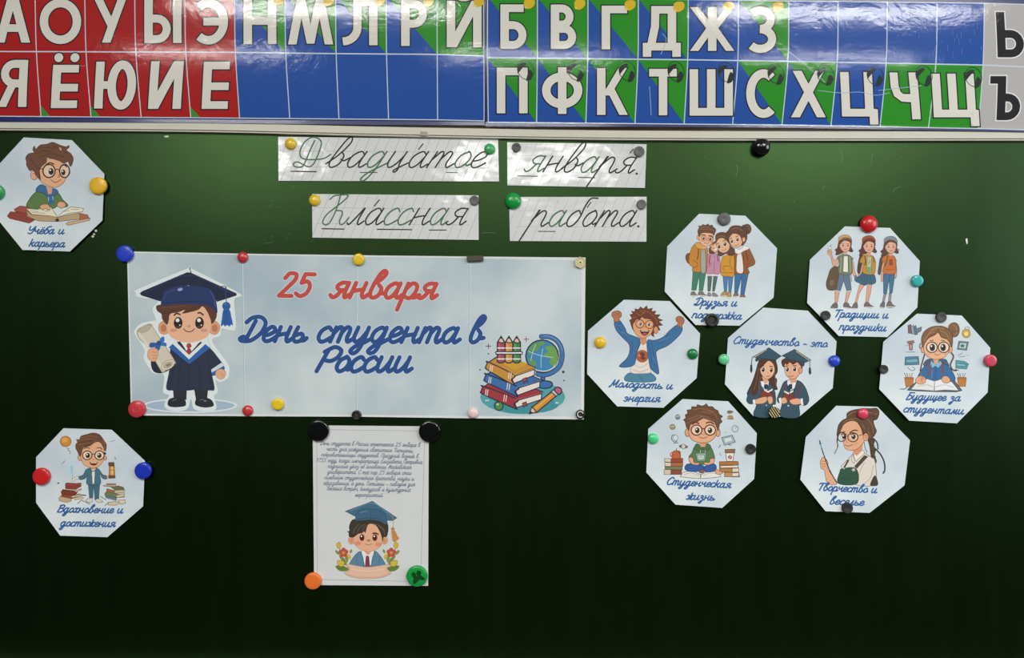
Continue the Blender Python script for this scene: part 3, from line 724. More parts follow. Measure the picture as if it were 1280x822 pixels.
def art_banner_books(I):
    I.frame(580, 380, 5.48); K = '#26283c'
    I.e('#4f9aa0', 402, 636, 292, 118); I.e('#3f8b94', 420, 690, 225, 60)
    for x, y, s_ in ((168, 287, 17), ):
        I.l('#2b3040', 5, [(x - s_, y), (x + s_, y)]); I.l('#2b3040', 5, [(x, y - s_), (x, y + s_)])
    I.l('#7d4a50', 5, "410,240 442,240"); I.l('#7d4a50', 5, "426,224 426,256")
    for x, y, r in ((168, 340, 5), (109, 449, 5), (680, 464, 9), (684, 522, 5)): I.e('#2b3040', x, y, r)
    # globe
    I.of('#3a6ca0', K, 8, "500,545 540,525 590,530 606,548 590,570 545,576 505,565"); I.op('#3a6ca0', K, 7, "522,470 558,470 552,520 530,520")
    I.ribbon(K, 34, spline(nums("530,222 590,225 640,255 668,310 670,375 650,430 600,470 545,485 505,478"), False, 6)); I.ribbon('#3f6ea6', 24, spline(nums("530,222 590,225 640,255 668,310 670,375 650,430 600,470 545,485 505,478"), False, 6))
    I.s('#6f97c4', 5, "545,216 600,225 650,262 676,320")
    I.oe('#3f7fab', K, 9, 535, 355, 112, 110); I.s('#cfe0e6', 6, "455,430 500,452 560,458 610,435 640,390")
    I.f('#5f9150', "448,300 470,275 510,262 520,290 500,320 470,325 452,350 440,340"); I.f('#5f9150', "515,262 540,252 555,270 530,285"); I.f('#6a9a50', "555,300 580,285 615,290 635,320 645,370 630,410 605,420 585,400 595,372 560,365 548,340 575,325")
    I.f('#5f9150', "440,370 470,380 495,400 490,420 460,415 445,395"); I.s('#a9d0dc', 4, "492,275 470,330 458,385"); I.s('#a9d0dc', 4, "540,305 528,370 528,435"); I.s('#a9d0dc', 4, "440,322 500,345 560,358 610,365")
    # books
    def bk(c, cd, y, x0, x1, sx, rib=None):
        I.op(c, K, 8, [(x0, y), (x0 + 60, y - 40), (x1 - 180, y - 42), (x1, y + 30), (x1 - 160, y + 88), (x1 - 170, y + 84)])
        I.op('#ded4cc', K, 7, [(sx, y + 118), (sx + 5, y + 92), (x1 - 8, y + 42), (x1 - 10, y + 82), (sx + 12, y + 138)])
        I.of(c, K, 8, [(x0, y), (x0 + 8, y - 8), (sx + 10, y + 80), (sx - 8, y + 112), (sx + 10, y + 142), (sx - 10, y + 140), (x0 + 4, y + 48), (x0 - 10, y + 25)])
        I.s(cd, 4, [(sx, y + 84), ((sx + x1) / 2, y + 62), (x1 - 2, y + 34)])
        for k in (24, 36, 150, 164):
            t = k / (sx - x0 + 20); I.l('#e6dcd2', 5, [(x0 + k, y + 6 + t * 72), (x0 + k - 6, y + 44 + t * 78)])
        if rib: I.op('#9c4a40', K, 5, [(rib, y + 108), (rib + 26, y + 98), (rib + 34, y + 128), (rib + 20, y + 122), (rib + 8, y + 138)])
    bk('#97353e', '#b9605f', 570, 128, 540, 350, 400)
    bk('#3a689f', '#6a92bd', 486, 150, 528, 356)
    bk('#bd8838', '#d3aa5c', 404, 160, 492, 332, 402)
    I.p('#c4962f', "235,385 335,372 440,408 345,450"); 
    # crayons
    for x, c, cd in ((254, '#9a4a52', '#b8686c'), (308, '#c58a3c', '#dba75c'), (361, '#3f7d48', '#5f9a5c')):
        I.op(c, K, 8, [(x - 26, 262), (x, 220), (x + 26, 262), (x + 26, 392), (x + 10, 402), (x - 12, 402), (x - 26, 392)])
        I.op('#d9b79c', K, 7, [(x - 22, 258), (x, 222), (x + 22, 258), (x + 8, 266), (x - 8, 262)]); I.p('#3a3036', [(x - 8, 236), (x, 222), (x + 8, 236)])
        I.l(cd, 8, [(x - 10, 275), (x - 10, 385)])
        for y in (300, 375): I.l('#d9d6d0', 9, [(x - 22, y), (x + 22, y)])
    I.op('#d8dde0', K, 7, "216,330 222,325 395,325 400,330 398,342 220,342")
    # pencil, ball
    I.op('#c98a34', K, 8, "465,705 610,592 645,618 498,740"); I.l('#e0b060', 6, "490,712 620,606"); I.op('#d9b79c', K, 7, "447,752 465,703 498,738"); I.p('#26283c', "447,752 455,730 470,742")
    I.op('#c9cdd6', K, 7, "596,600 615,586 650,615 632,630"); I.of('#b0606c', K, 8, "618,585 640,568 664,578 668,602 648,618"); I.l('#8b8fa0', 3, "606,594 640,622")
    I.oe('#4b8a42', K, 7, 239, 697, 29, 29); I.e('#a8cf9a', 230, 686, 9, 7)
    for x, y in ((152, 659), (166, 659), (630, 675), (643, 675)): I.e('#d9ebe8', x, y, 5)

def art_study(I):
    I.frame(0, 160, 4.98)
    I.op('#8c4238', '#4e2620', 3, "45,548 65,520 170,528 216,572 182,592 60,562"); I.op('#9d5145', '#4e2620', 3, "88,505 125,484 178,490 182,524 165,532 95,518")
    I.op('#a96645', '#5a3626', 3, "495,530 545,540 557,566 495,580"); I.op('#c7a787', '#6a4a36', 3, "410,595 425,585 560,560 558,574 425,605")
    I.of('#5b7a48', '#36482c', 4, "165,485 185,440 215,405 245,392 345,395 372,415 390,445 422,478 405,492 360,485 330,500 280,490 210,505")
    I.of('#3b6a94', '#23415e', 4, "226,395 232,368 258,352 285,362 330,375 355,385 360,402 335,425 310,440 270,405")
    I.p('#3b6a94', "286,405 335,410 336,465 308,480"); I.l('#cdd8de', 3, "302,430 302,452"); I.l('#cdd8de', 3, "328,425 330,446")
    I.p('#d79f7b', "288,362 326,372 322,408 300,412")
    I.op('#b59a76', '#5c4630', 3, "165,512 170,550 240,578 358,582 360,556 300,545 200,540"); I.op('#e2dac2', '#5c4630', 3, "163,500 232,506 315,488 358,555 300,545 200,538")
    I.op('#b89d78', '#5c4630', 3, "358,556 400,545 495,528 497,566 362,582"); I.op('#e6dec6', '#5c4630', 3, "358,555 392,520 440,490 520,500 515,520 430,530"); I.e('#4a3222', 356, 572, 12, 10)
    for q in ("190,515 240,520", "200,526 280,530", "270,510 300,520", "400,520 430,512", "440,505 490,506"): I.l('#8d7a5e', 3, q)
    I.of('#dba581', '#6f4632', 3, "248,490 265,475 298,476 314,500 302,512 282,500 262,508"); I.of('#dba581', '#6f4632', 3, "355,480 370,458 400,462 408,485 380,498")
    I.of('#dda986', '#6f4632', 3, "238,250 242,300 258,335 290,355 340,370 385,350 410,312 418,250 390,200 300,190 250,215")
    I.oe('#dda986', '#6f4632', 3, 214, 292, 24, 30); I.s('#9b6449', 4, "205,285 218,282 225,305")
    I.of('#6d4936', '#412a20', 3, "165,210 160,185 178,160 212,152 204,135 214,112 224,130 250,106 290,100 325,88 350,96 380,108 412,116 428,108 430,120 414,138 440,158 456,190 446,232 434,236 424,210 395,218 370,204 330,192 292,184 288,212 262,235 246,262 252,322 232,302 206,262 186,265 166,232")
    for q in ("220,160 270,140 320,150", "250,180 320,160 400,180", "330,110 370,130 420,160", "190,190 210,220 230,250", "240,120 300,120 340,130"): I.s('#4d3226', 4, q)
    I.e('#c89a78', 376, 130, 6, 12, -30)
    for x, rx in ((305, 38), (402, 31)): I.e('#e6c2a6', x, 267, rx, 40)
    I.eye(318, 270, 17, 22, '#6b3f28', '#efe9e2'); I.eye(394, 276, 14, 19, '#6b3f28', '#efe9e2')
    for x, rx in ((305, 38), (402, 31)): I.ring('#3c2620', 8, x, 267, rx, 41)
    I.s('#3c2620', 5, "343,262 358,256 371,264"); I.s('#3c2620', 5, "242,252 268,256"); I.s('#3c2620', 5, "432,262 436,280")
    I.s('#4d3024', 8, "288,226 312,216 334,224"); I.s('#4d3024', 8, "378,240 398,228 414,240"); I.s('#8a5840', 4, "362,290 372,300 360,306"); I.s('#7c4434', 4, "318,322 345,338 378,322")

def art_inspire(I):
    I.frame(65, 535, 8.219)
    I.oe('#c98a3a', '#8a5a26', 6, 140, 135, 56, 54); I.e('#dba552', 130, 122, 30, 26); I.s('#4b4844', 5, "150,205 175,210 165,230 188,240 182,262"); I.s('#6d6a66', 5, "600,138 645,124"); I.s('#6d6a66', 5, "105,365 130,335"); I.s('#5d5c5a', 6, "640,300 655,310 646,318")
    I.f('#b9d2da', "175,470 160,420 185,350 200,340 235,350 250,380 225,440 212,520 195,480"); I.s('#7ca3b4', 5, "195,380 212,450 205,540"); I.f('#a2c3cf', "190,440 195,390 215,400 210,470"); I.e('#4d4f52', 64, 564, 10, 9)
    def stack(items, ol):
        for c, q in items: I.op(c, ol, 4, q)
    stack([('#c2a582', "70,720 90,690 205,712 195,750 150,762 75,745"), ('#8d4a34', "98,690 118,665 270,690 232,718 200,722 100,702"), ('#cbb596', "190,700 290,672 300,690 210,715"), ('#7a3a2c', "92,655 110,628 228,640 262,655 240,690 100,680"), ('#c9b290', "235,640 300,620 302,632 240,660"),
           ('#8f4033', "136,600 150,590 245,600 300,580 300,595 240,630 140,622"), ('#96413a', "136,572 150,560 250,566 300,560 300,572 240,602 140,596"), ('#cbb596', "215,715 300,700 330,720 240,735")], '#4a2a20')
    stack([('#6a7a82', "545,690 570,680 665,712 660,742 555,715"), ('#6f7a58', "540,670 560,650 740,690 742,708 660,712 548,690"), ('#d0bd98', "655,690 745,670 745,702 665,712"), ('#9b6a4a', "560,640 565,620 640,640 640,665 565,655"), ('#c9b48e', "640,635 745,630 742,660 650,668"), ('#5f6f4c', "600,600 680,590 735,606 742,632 650,636"),
           ('#a87c58', "560,580 560,568 655,570 655,585"), ('#b98a62', "525,592 530,586 690,598 640,606"), ('#d3bf9b', "580,760 650,752 690,765 660,790 575,788"), ('#d9c7a6', "680,740 750,735 755,770 700,780")], '#4c4436')
    for q in ("262,775 300,740 310,738", "310,742 360,765 390,778", "545,795 575,765", "500,700 555,735"): I.s('#5d5450', 7, q)
    I.s('#55504c', 9, "255,682 278,676"); I.s('#55504c', 12, "300,684 345,690")
    # trousers and shoes
    I.op('#426a7a', '#28424e', 4, "372,575 490,575 480,730 440,735 428,610 420,715 385,720")
    I.of('#cfcac0', '#5e5850', 4, "345,745 370,722 412,720 412,755 380,762"); I.of('#cfcac0', '#5e5850', 4, "445,735 480,725 520,750 515,762 465,758")
    # jacket, arms
    I.of('#e0dcd4', '#7e6a58', 4, "262,500 235,505 205,530 215,545 250,520 300,525 300,495"); I.of(SK, SKD, 4, "548,485 575,490 600,470 606,495 560,520")
    I.of('#47707f', '#29434f', 5, "385,410 350,425 318,480 275,498 295,528 345,512 366,480 360,575 495,575 488,470 520,515 560,520 555,488 520,475 485,425 450,405")
    I.p('#e8e8e4', "400,415 450,415 432,570 418,570"); I.p('#d7a182', "400,400 450,400 435,430 412,430"); I.of('#b98d76', '#6a4a3c', 3, "408,432 425,440 442,428 442,446 425,442 408,448"); I.l('#29434f', 4, "425,580 428,610")
    I.p('#47707f', "385,410 405,418 415,470 395,450"); I.p('#47707f', "455,410 445,420 436,470 462,450"); I.s('#29434f', 4, "385,410 408,450 414,572"); I.s('#29434f', 4, "455,410 442,450 436,572")
    # lantern
    I.op('#6b4a34', '#3c281c', 4, "580,352 636,350 640,385 582,385"); I.op('#b97f3c', '#5a3a22', 4, "588,388 640,388 646,490 586,488"); I.f('#e2b66a', "606,400 628,400 630,470 606,470"); I.op('#6b4a34', '#3c281c', 4, "580,490 648,490 650,512 585,514"); I.l('#8b5a3a', 6, "585,430 644,428")
    # head
    I.oe('#d49c78', '#7a4d38', 4, 290, 302, 26, 32); I.oe('#d49c78', '#7a4d38', 4, 545, 305, 16, 24)
    I.of('#dda985', '#7a4d38', 4, "300,220 300,310 325,370 380,402 425,408 475,395 520,350 535,290 532,200 520,138 480,118 400,125 330,170")
    I.of('#6c4a34', '#3f291e', 4, "245,165 262,145 252,115 280,118 300,80 360,62 420,48 480,60 510,90 530,120 558,165 556,215 545,235 525,190 500,150 470,138 430,150 390,180 330,195 310,225 302,265 285,285 262,240 245,205")
    for q in ("270,130 340,110 420,110", "300,100 380,80 470,90", "320,190 400,160 450,120", "265,170 320,160 380,150", "520,120 540,170 545,220"): I.s('#8c6448', 6, q)
    for q in ("290,150 350,140 420,125", "330,185 390,165 430,145"): I.s('#4a3124', 5, q)
    for x in (362, 488): I.e('#ead0b8', x, 278, 48, 44)
    I.eye(368, 280, 24, 28, '#7a5334'); I.eye(486, 280, 24, 28, '#7a5334')
    for x in (362, 488): I.ring('#4a3028', 10, x, 278, 48, 45)
    I.s('#4a3028', 8, "410,272 425,264 440,272"); I.p('#3a2622', "535,245 556,250 555,272 538,270")
    I.s('#5b3a2a', 9, "330,210 355,196 385,206"); I.s('#5b3a2a', 9, "460,206 490,198 515,216"); I.s('#b57c5c', 5, "412,318 424,324 436,318")
    I.f('#6a2c26', "385,345 425,352 470,345 455,375 425,382 398,372"); I.p('#ece6dc', "392,347 425,354 465,347 455,358 400,358")

def art_friends(I):
    I.frame(850, 275, 8.219)
    def jeans(c, cd, a, b): I.op(c, cd, 4, a); I.op(c, cd, 4, b)
    def shoe(c, q): I.of(c, '#3a3230', 4, q)
    jeans('#3f7a62', '#24483a', "132,530 205,530 165,720 120,720", "198,530 268,528 235,725 195,725")
    jeans('#4d6a62', '#2a3c38', "285,570 330,570 312,730 285,730", "345,570 388,568 355,730 332,730")
    jeans('#4878a4', '#274766', "440,572 492,572 480,740 455,740", "495,572 548,570 525,740 500,740")
    jeans('#3c6a96', '#22405c', "562,550 640,555 592,745 560,745", "635,552 705,540 660,765 622,765")
    for c, q in (('#7a706c', "112,775 118,740 150,735 160,755 180,775 140,782"), ('#7a706c', "188,772 196,735 235,735 250,760 282,776 235,782"), ('#8a827e', "282,778 290,745 312,748 318,778"), ('#8a827e', "330,775 336,745 358,748 390,780 350,782"),
                 ('#b08a5a', "415,780 440,740 475,735 482,775 445,785"), ('#b08a5a', "482,790 492,740 520,740 524,792"), ('#7a6a60', "546,785 560,752 590,745 600,780 570,790"), ('#7a6a60', "618,792 625,765 660,765 668,795")): shoe(c, q)
    for q in ("112,776 180,778", "188,774 282,779", "415,782 480,778", "482,792 524,794", "546,787 598,784", "618,796 666,797"): I.l('#d9d4cc', 8, q)
    # pink hoodie
    I.p('#d6cfd6', "278,545 395,545 392,575 285,572"); I.of('#bb869d', '#6d4058', 4, "285,360 320,345 370,345 405,370 412,540 340,550 275,545 268,480"); I.l('#7d4c66', 4, "350,370 352,545"); I.s('#7d4c66', 4, "290,480 310,460 320,440"); I.s('#5c3c4a', 9, "312,360 300,420 305,450"); I.s('#5c3c4a', 9, "385,360 392,420"); I.l('#e0c8d6', 4, "344,385 342,420")
    I.of('#cfa084', '#6f4632', 4, "310,250 318,310 350,332 390,325 395,270 360,225")
    # yellow hoodie, braids
    I.of('#c98f2e', '#74521c', 4, "432,385 470,365 520,365 560,385 556,568 490,575 425,565 420,480"); I.s('#74521c', 5, "445,510 450,475 520,475 535,515"); I.l('#74521c', 4, "430,540 555,540"); I.s('#a3701f', 8, "520,375 512,420 515,460"); I.p('#c98a72', "470,345 500,345 495,372 478,372")
    # brown jacket right
    I.of('#8f552e', '#4d2c1a', 4, "560,330 600,310 700,290 730,330 770,420 760,460 700,490 712,545 650,550 565,545 560,430"); I.of('#e0dad4', '#8c8078', 3, "590,360 630,345 650,530 585,530 582,430"); I.s('#4d2c1a', 5, "650,350 655,440 650,545"); I.s('#5d3722', 10, "675,320 690,380 700,420"); I.s('#4d2c1a', 4, "690,490 690,460 720,440")
    I.of('#e4e0da', '#8c8078', 4, "555,310 570,285 600,300 640,285 660,262 700,275 712,292 650,320 605,350 565,332")
    # orange jacket left
    I.of('#7a4a2a', '#452818', 4, "60,400 62,360 85,340 120,350 110,440 80,440"); I.of('#c08030', '#6b4319', 4, "120,285 170,235 215,240 260,285 285,300 270,530 215,535 132,525 128,480 100,460 90,400")
    I.of('#9aa39c', '#5a625c', 3, "218,310 255,290 262,520 216,520"); I.s('#6b4319', 5, "215,320 212,420 214,530"); I.s('#6b4a2a', 12, "190,290 188,350 178,400"); I.s('#6b4319', 5, "135,490 180,470 175,440 140,415"); I.of('#d19a48', '#6b4319', 4, "150,250 185,225 225,255 250,300 215,300 175,285")
    I.p('#d09c7a', "205,240 270,262 262,295 235,290"); I.s('#6b4319', 4, "265,310 272,420 268,528")
    # heads
    I.of('#6a4430', '#3c261b', 4, "330,270 300,290 298,330 320,345 355,340 310,300"); I.of('#dfae8c', '#7a4d38', 4, "320,265 330,310 355,330 385,318 392,285 365,225 335,240"); I.s('#5c3626', 6, "335,285 352,292"); I.f('#ece6dc', "350,295 380,292 372,308 355,305"); I.f('#6a4430', "330,270 345,225 370,215 380,230 350,245")
    I.oe('#dba781', '#7a4d38', 4, 186, 180, 14, 24)
    I.of('#dfae8b', '#7a4d38', 4, "195,150 202,215 225,250 265,268 310,255 335,220 345,160 320,130 230,120")
    I.of('#664433', '#3a251b', 4, "190,155 182,110 198,75 190,58 215,60 235,45 262,52 290,40 300,55 330,50 340,70 368,95 360,130 345,160 335,140 300,132 250,128 215,140 202,170")
    for q in ("215,75 260,70 320,85", "230,100 290,95 350,110", "205,95 235,80"): I.s('#8a6248', 7, q)
    I.eye(242, 188, 12, 15); I.eye(310, 195, 12, 15); I.ring('#a04a3c', 5, 243, 188, 26, 26); I.ring('#a04a3c', 5, 313, 195, 26, 26); I.s('#a04a3c', 5, "268,188 288,190"); I.s('#4a2f22', 9, "222,155 245,150 262,158"); I.s('#4a2f22', 9, "295,160 320,162 335,175"); I.s('#a5664c', 4, "272,205 280,214 272,218"); I.s('#7c4434', 5, "250,232 275,240 295,232")
    I.of('#5f3f2e', '#36231a', 4, "365,190 370,150 400,130 450,125 490,150 512,195 520,260 560,300 555,355 500,360 480,340 420,370 390,350 392,300 372,250")
    I.of('#dfae8b', '#7a4d38', 4, "372,235 385,290 415,325 455,335 495,312 512,265 500,215 460,185 410,185 380,205")
    I.f('#5f3f2e', "365,215 380,165 420,150 470,165 500,200 515,255 480,215 430,180 395,195 375,225"); I.s('#8a6248', 7, "385,175 430,160 470,175"); I.eye(400, 272, 16, 20, '#6b3f28', '#efe4da'); I.eye(462, 245, 16, 20, '#6b3f28', '#efe4da'); I.s('#4a2f22', 7, "380,245 395,236"); I.s('#4a2f22', 7, "440,215 465,208"); I.s('#7c4434', 5, "430,312 455,310 475,292"); I.s('#a5664c', 4, "432,275 440,282")
    I.oe('#5f3f2e', '#36231a', 4, 690, 92, 42, 52); I.e('#5f3f2e', 662, 75, 30, 30); I.s('#8a6248', 6, "680,55 710,75 715,110"); I.s('#36231a', 4, "668,70 690,90 688,125")
    I.of('#5f3f2e', '#36231a', 4, "470,135 500,100 520,70 570,55 630,65 675,110 690,160 680,215 640,262 625,230 600,150 530,130 510,170 500,200 478,165")
    I.of('#dfae8b', '#7a4d38', 4, "505,180 515,240 545,272 590,280 625,262 640,215 625,160 590,135 540,135")
    I.f('#5f3f2e', "498,190 510,145 550,110 610,120 645,170 650,230 635,215 620,170 590,145 545,140 520,165"); I.oe('#dba781', '#7a4d38', 4, 655, 200, 16, 24); I.s('#8a6248', 7, "530,95 580,80 640,105"); I.eye(532, 218, 13, 18, '#6b3f28', '#efe4da'); I.eye(590, 200, 14, 18, '#6b3f28', '#efe4da'); I.s('#4a2f22', 7, "515,190 532,182"); I.s('#4a2f22', 7, "575,170 598,162"); I.s('#7c4434', 5, "560,258 585,258 605,242"); I.s('#a5664c', 4, "555,225 562,232")

def art_youth(I):
    I.frame(730, 370, 5.667)
    I.of('#4a7f9c', '#284a60', 4, "318,545 470,545 498,602 300,602"); I.l('#34627c', 4, "390,560 420,600")
    I.of('#dcd5cb', '#8a7c70', 3, "395,325 445,325 472,520 470,542 400,548 330,535 350,430"); I.s('#b8ab9e', 4, "355,480 400,505 460,470"); I.s('#b8ab9e', 4, "345,520 400,535 460,515")
    I.e('#a85c3c', 412, 425, 45, 45); I.f('#6a3424', "395,405 415,395 432,412 425,428 440,440 420,452 400,440 408,425"); I.e('#c98a62', 390, 420, 7)
    I.of('#3a6c98', '#1f4060', 4, "215,185 252,172 290,225 310,265 385,295 415,310 400,335 375,400 350,490 250,498 310,430 322,350 270,290 228,240")
    I.of('#3a6c98', '#1f4060', 4, "450,312 500,312 560,290 610,240 660,205 696,225 680,270 600,345 520,385 512,420 530,548 475,515 462,470 448,380")
    for q in ("240,215 275,255 300,300", "330,320 345,340 335,400", "395,310 380,380 360,440", "600,265 560,320 520,340", "480,330 490,400 505,500", "455,330 470,400 480,470", "640,230 660,245", "240,200 262,190"): I.s('#254c70', 4, q)
    for q in ("265,250 300,275", "540,320 600,290", "490,430 510,480"): I.s('#5a8ab4', 4, q)
    I.of('#b0704c', '#5a3424', 4, "216,182 212,158 198,140 200,118 222,106 250,106 264,122 262,145 248,158 252,176"); 
    for q in ("212,122 218,140", "228,114 232,136", "245,114 246,136"): I.s('#6f4630', 3, q)
    I.of('#b0704c', '#5a3424', 4, "660,206 668,190 652,172 655,150 680,142 706,158 708,185 694,205 694,224")
    for q in ("666,156 664,176", "680,152 676,176", "694,160 688,182"): I.s('#6f4630', 3, q)
    I.p('#c98a64', "400,285 440,290 445,330 418,348 398,325")
    hair = "330,190 322,170 340,160 325,130 348,125 335,105 360,110 362,88 385,95 400,75 420,90 445,68 450,92 485,85 478,108 510,105 498,130 540,130 520,155 560,170 530,180 558,205 525,210 540,240 510,240 515,262 492,262 497,288 478,278 470,240 480,200 455,165 400,150 365,165 350,205 362,255 345,235 335,210"
    I.p('#6b3a28', hair); I.ribbon('#41221a', 3, nums(hair), True)
    I.oe('#cf9068', '#6a3f2c', 3, 510, 240, 16, 26)
    I.of('#d79c74', '#6a3f2c', 3, "348,195 350,235 372,275 410,297 440,292 475,265 492,220 490,180 460,150 400,148 362,165")
    I.f('#6b3a28', "350,195 355,160 385,140 420,135 460,140 490,165 495,190 470,165 430,160 410,150 395,165 375,165 362,180")
    for q in ("370,120 400,135 430,110", "420,100 470,120 500,150", "340,150 365,150", "480,130 510,160 520,200", "395,100 430,125"): I.s('#96583c', 5, q)
    I.eye(400, 196, 9, 11, '#4a2a1c', '#f2ece4'); I.eye(460, 200, 9, 11, '#4a2a1c', '#f2ece4'); I.ring('#5a2f22', 5, 396, 196, 29, 29); I.ring('#5a2f22', 5, 464, 200, 29, 29); I.s('#5a2f22', 4, "424,192 436,194")
    I.s('#4a281c', 6, "380,158 400,152"); I.s('#4a281c', 6, "452,155 475,162"); I.f('#4f1f1c', "398,240 428,246 462,240 452,268 428,280 406,266"); I.p('#efe8de', "402,242 428,248 458,242 450,250 410,250"); I.f('#a8544a', "412,266 430,258 446,264 430,277"); I.s('#a5664c', 3, "424,216 432,222 440,217")

def grad_pair(I, x, flip, girl):
    pass

def art_title_pair(I):
    I.frame(890, 370, 5.135)
    # girl
    I.of('#4f3224', '#2b1a13', 4, "300,420 285,470 270,520 255,560 240,590 226,625 240,645 280,640 330,600 385,590 405,600 420,596 412,570 416,535 402,515 420,480 410,420 380,395 330,395")
    I.of('#34505f', '#1d303a', 4, "265,560 240,610 222,665 240,690 270,690 285,700 270,768 375,774 388,700 408,690 405,620 385,575 360,550 310,545")
    I.p('#e6e8ea', "312,545 365,545 358,590 345,610 318,575"); I.p('#22364a', "336,565 358,565 362,590 345,600 332,588"); I.p('#d7a17c', "320,515 366,515 356,560 336,562")
    I.of('#7a3a30', '#45201a', 3, "315,615 345,605 390,625 392,655 350,665 312,650"); I.p('#ded8d2', "332,592 360,608 390,592 388,604 360,620 335,606")
    I.of('#dba583', '#7a4d38', 3, "262,672 300,655 345,645 355,665 330,688 275,690"); I.of('#dba583', '#7a4d38', 3, "355,650 385,645 390,680 368,692"); I.p('#e6e8ea', "262,665 275,662 278,692 264,690"); I.e('#d9dde0', 347, 700, 5); I.l('#1d303a', 3, "345,690 345,770")
    I.f('#4f3224', "300,430 282,500 262,570 250,620 275,640 300,600 320,650 300,560 318,500"); I.f('#4f3224', "395,420 412,480 405,520 415,560 402,590 395,530")
    for q in ("300,460 285,540 270,600", "310,520 300,580 312,630", "405,450 404,500 408,560"): I.s('#7a5540', 4, q)
    I.of('#dfad8a', '#7a4d38', 3, "312,440 310,480 325,512 355,532 385,515 402,480 400,430 370,405 330,410")
    I.f('#4f3224', "305,470 310,425 340,400 385,402 408,430 405,480 395,440 365,415 335,440")
    I.eye(328, 472, 11, 15, '#5b3524', '#efe4da'); I.eye(380, 474, 10, 14, '#5b3524', '#efe4da'); I.s('#3f261b', 5, "315,452 332,446"); I.s('#3f261b', 5, "370,450 388,452"); I.s('#8d4a3c', 4, "348,512 360,515 370,510"); I.s('#a5664c', 3, "358,490 362,496")
    I.f('#2c4654', "278,405 290,392 340,382 400,388 412,402 410,420 380,405 330,402 285,420")
    I.op('#33505f', '#1d303a', 3, "258,392 366,330 445,385 405,410 330,400"); I.l('#c0a680', 5, "268,395 350,342"); I.l('#2a3c46', 5, "258,395 252,440"); I.p('#263a46', "246,440 258,440 260,478 252,494 244,478")
    # boy
    I.of('#34505f', '#1d303a', 4, "470,545 440,600 418,660 430,685 450,690 440,770 555,776 560,700 600,700 622,665 605,600 580,560 545,540")
    I.s('#6a3540', 10, "565,565 560,600 552,640"); I.s('#6a3540', 10, "470,560 462,600"); I.p('#e6e8ea', "485,540 545,540 530,590 505,605 482,565"); I.p('#22364a', "495,565 515,562 515,595 490,605 482,590"); I.p('#d39b76', "495,520 545,520 540,552 505,560")
    I.of('#7a3a30', '#45201a', 3, "462,625 490,615 525,630 530,665 490,672 458,655"); I.p('#ded8d2', "462,605 490,618 522,602 522,614 490,630 464,616")
    I.of('#dba583', '#7a4d38', 3, "498,670 540,655 575,665 570,690 520,695"); I.of('#dba583', '#7a4d38', 3, "440,660 470,650 482,680 450,690"); I.p('#e6e8ea', "568,658 582,655 586,700 572,696"); I.p('#e6e8ea', "428,655 442,650 446,684 434,688"); I.e('#d9dde0', 490, 703, 5)
    I.s('#22364a', 5, "482,565 495,605 500,640"); I.s('#22364a', 5, "545,545 530,600 520,630")
    I.of('#4f3224', '#2b1a13', 3, "450,440 448,415 470,400 540,400 578,420 580,460 560,500 550,470 520,430 470,430 462,455")
    I.of('#dba583', '#7a4d38', 3, "466,440 470,490 488,520 520,532 550,515 568,480 572,440 545,420 490,420"); I.oe('#d39b76', '#7a4d38', 3, 568, 478, 12, 18)
    I.f('#4f3224', "452,450 460,410 520,400 575,415 580,460 562,440 545,425 520,440 500,425 480,442 470,430")
    I.eye(484, 470, 10, 14, '#5b3524', '#efe4da'); I.eye(530, 468, 11, 15, '#5b3524', '#efe4da'); I.s('#3f261b', 5, "472,450 488,446"); I.s('#3f261b', 5, "520,446 540,446"); I.s('#8d4a3c', 4, "490,512 508,516 522,508"); I.s('#a5664c', 3, "500,490 505,496")
    I.f('#2c4654', "470,400 480,388 540,390 590,410 590,450 560,425 500,408")
    I.op('#33505f', '#1d303a', 3, "448,382 530,340 635,410 600,425 500,405"); I.l('#c0a680', 5, "540,352 625,412"); I.l('#2a3c46', 4, "628,412 628,458"); I.p('#263a46', "622,458 634,458 638,495 626,506 620,490")

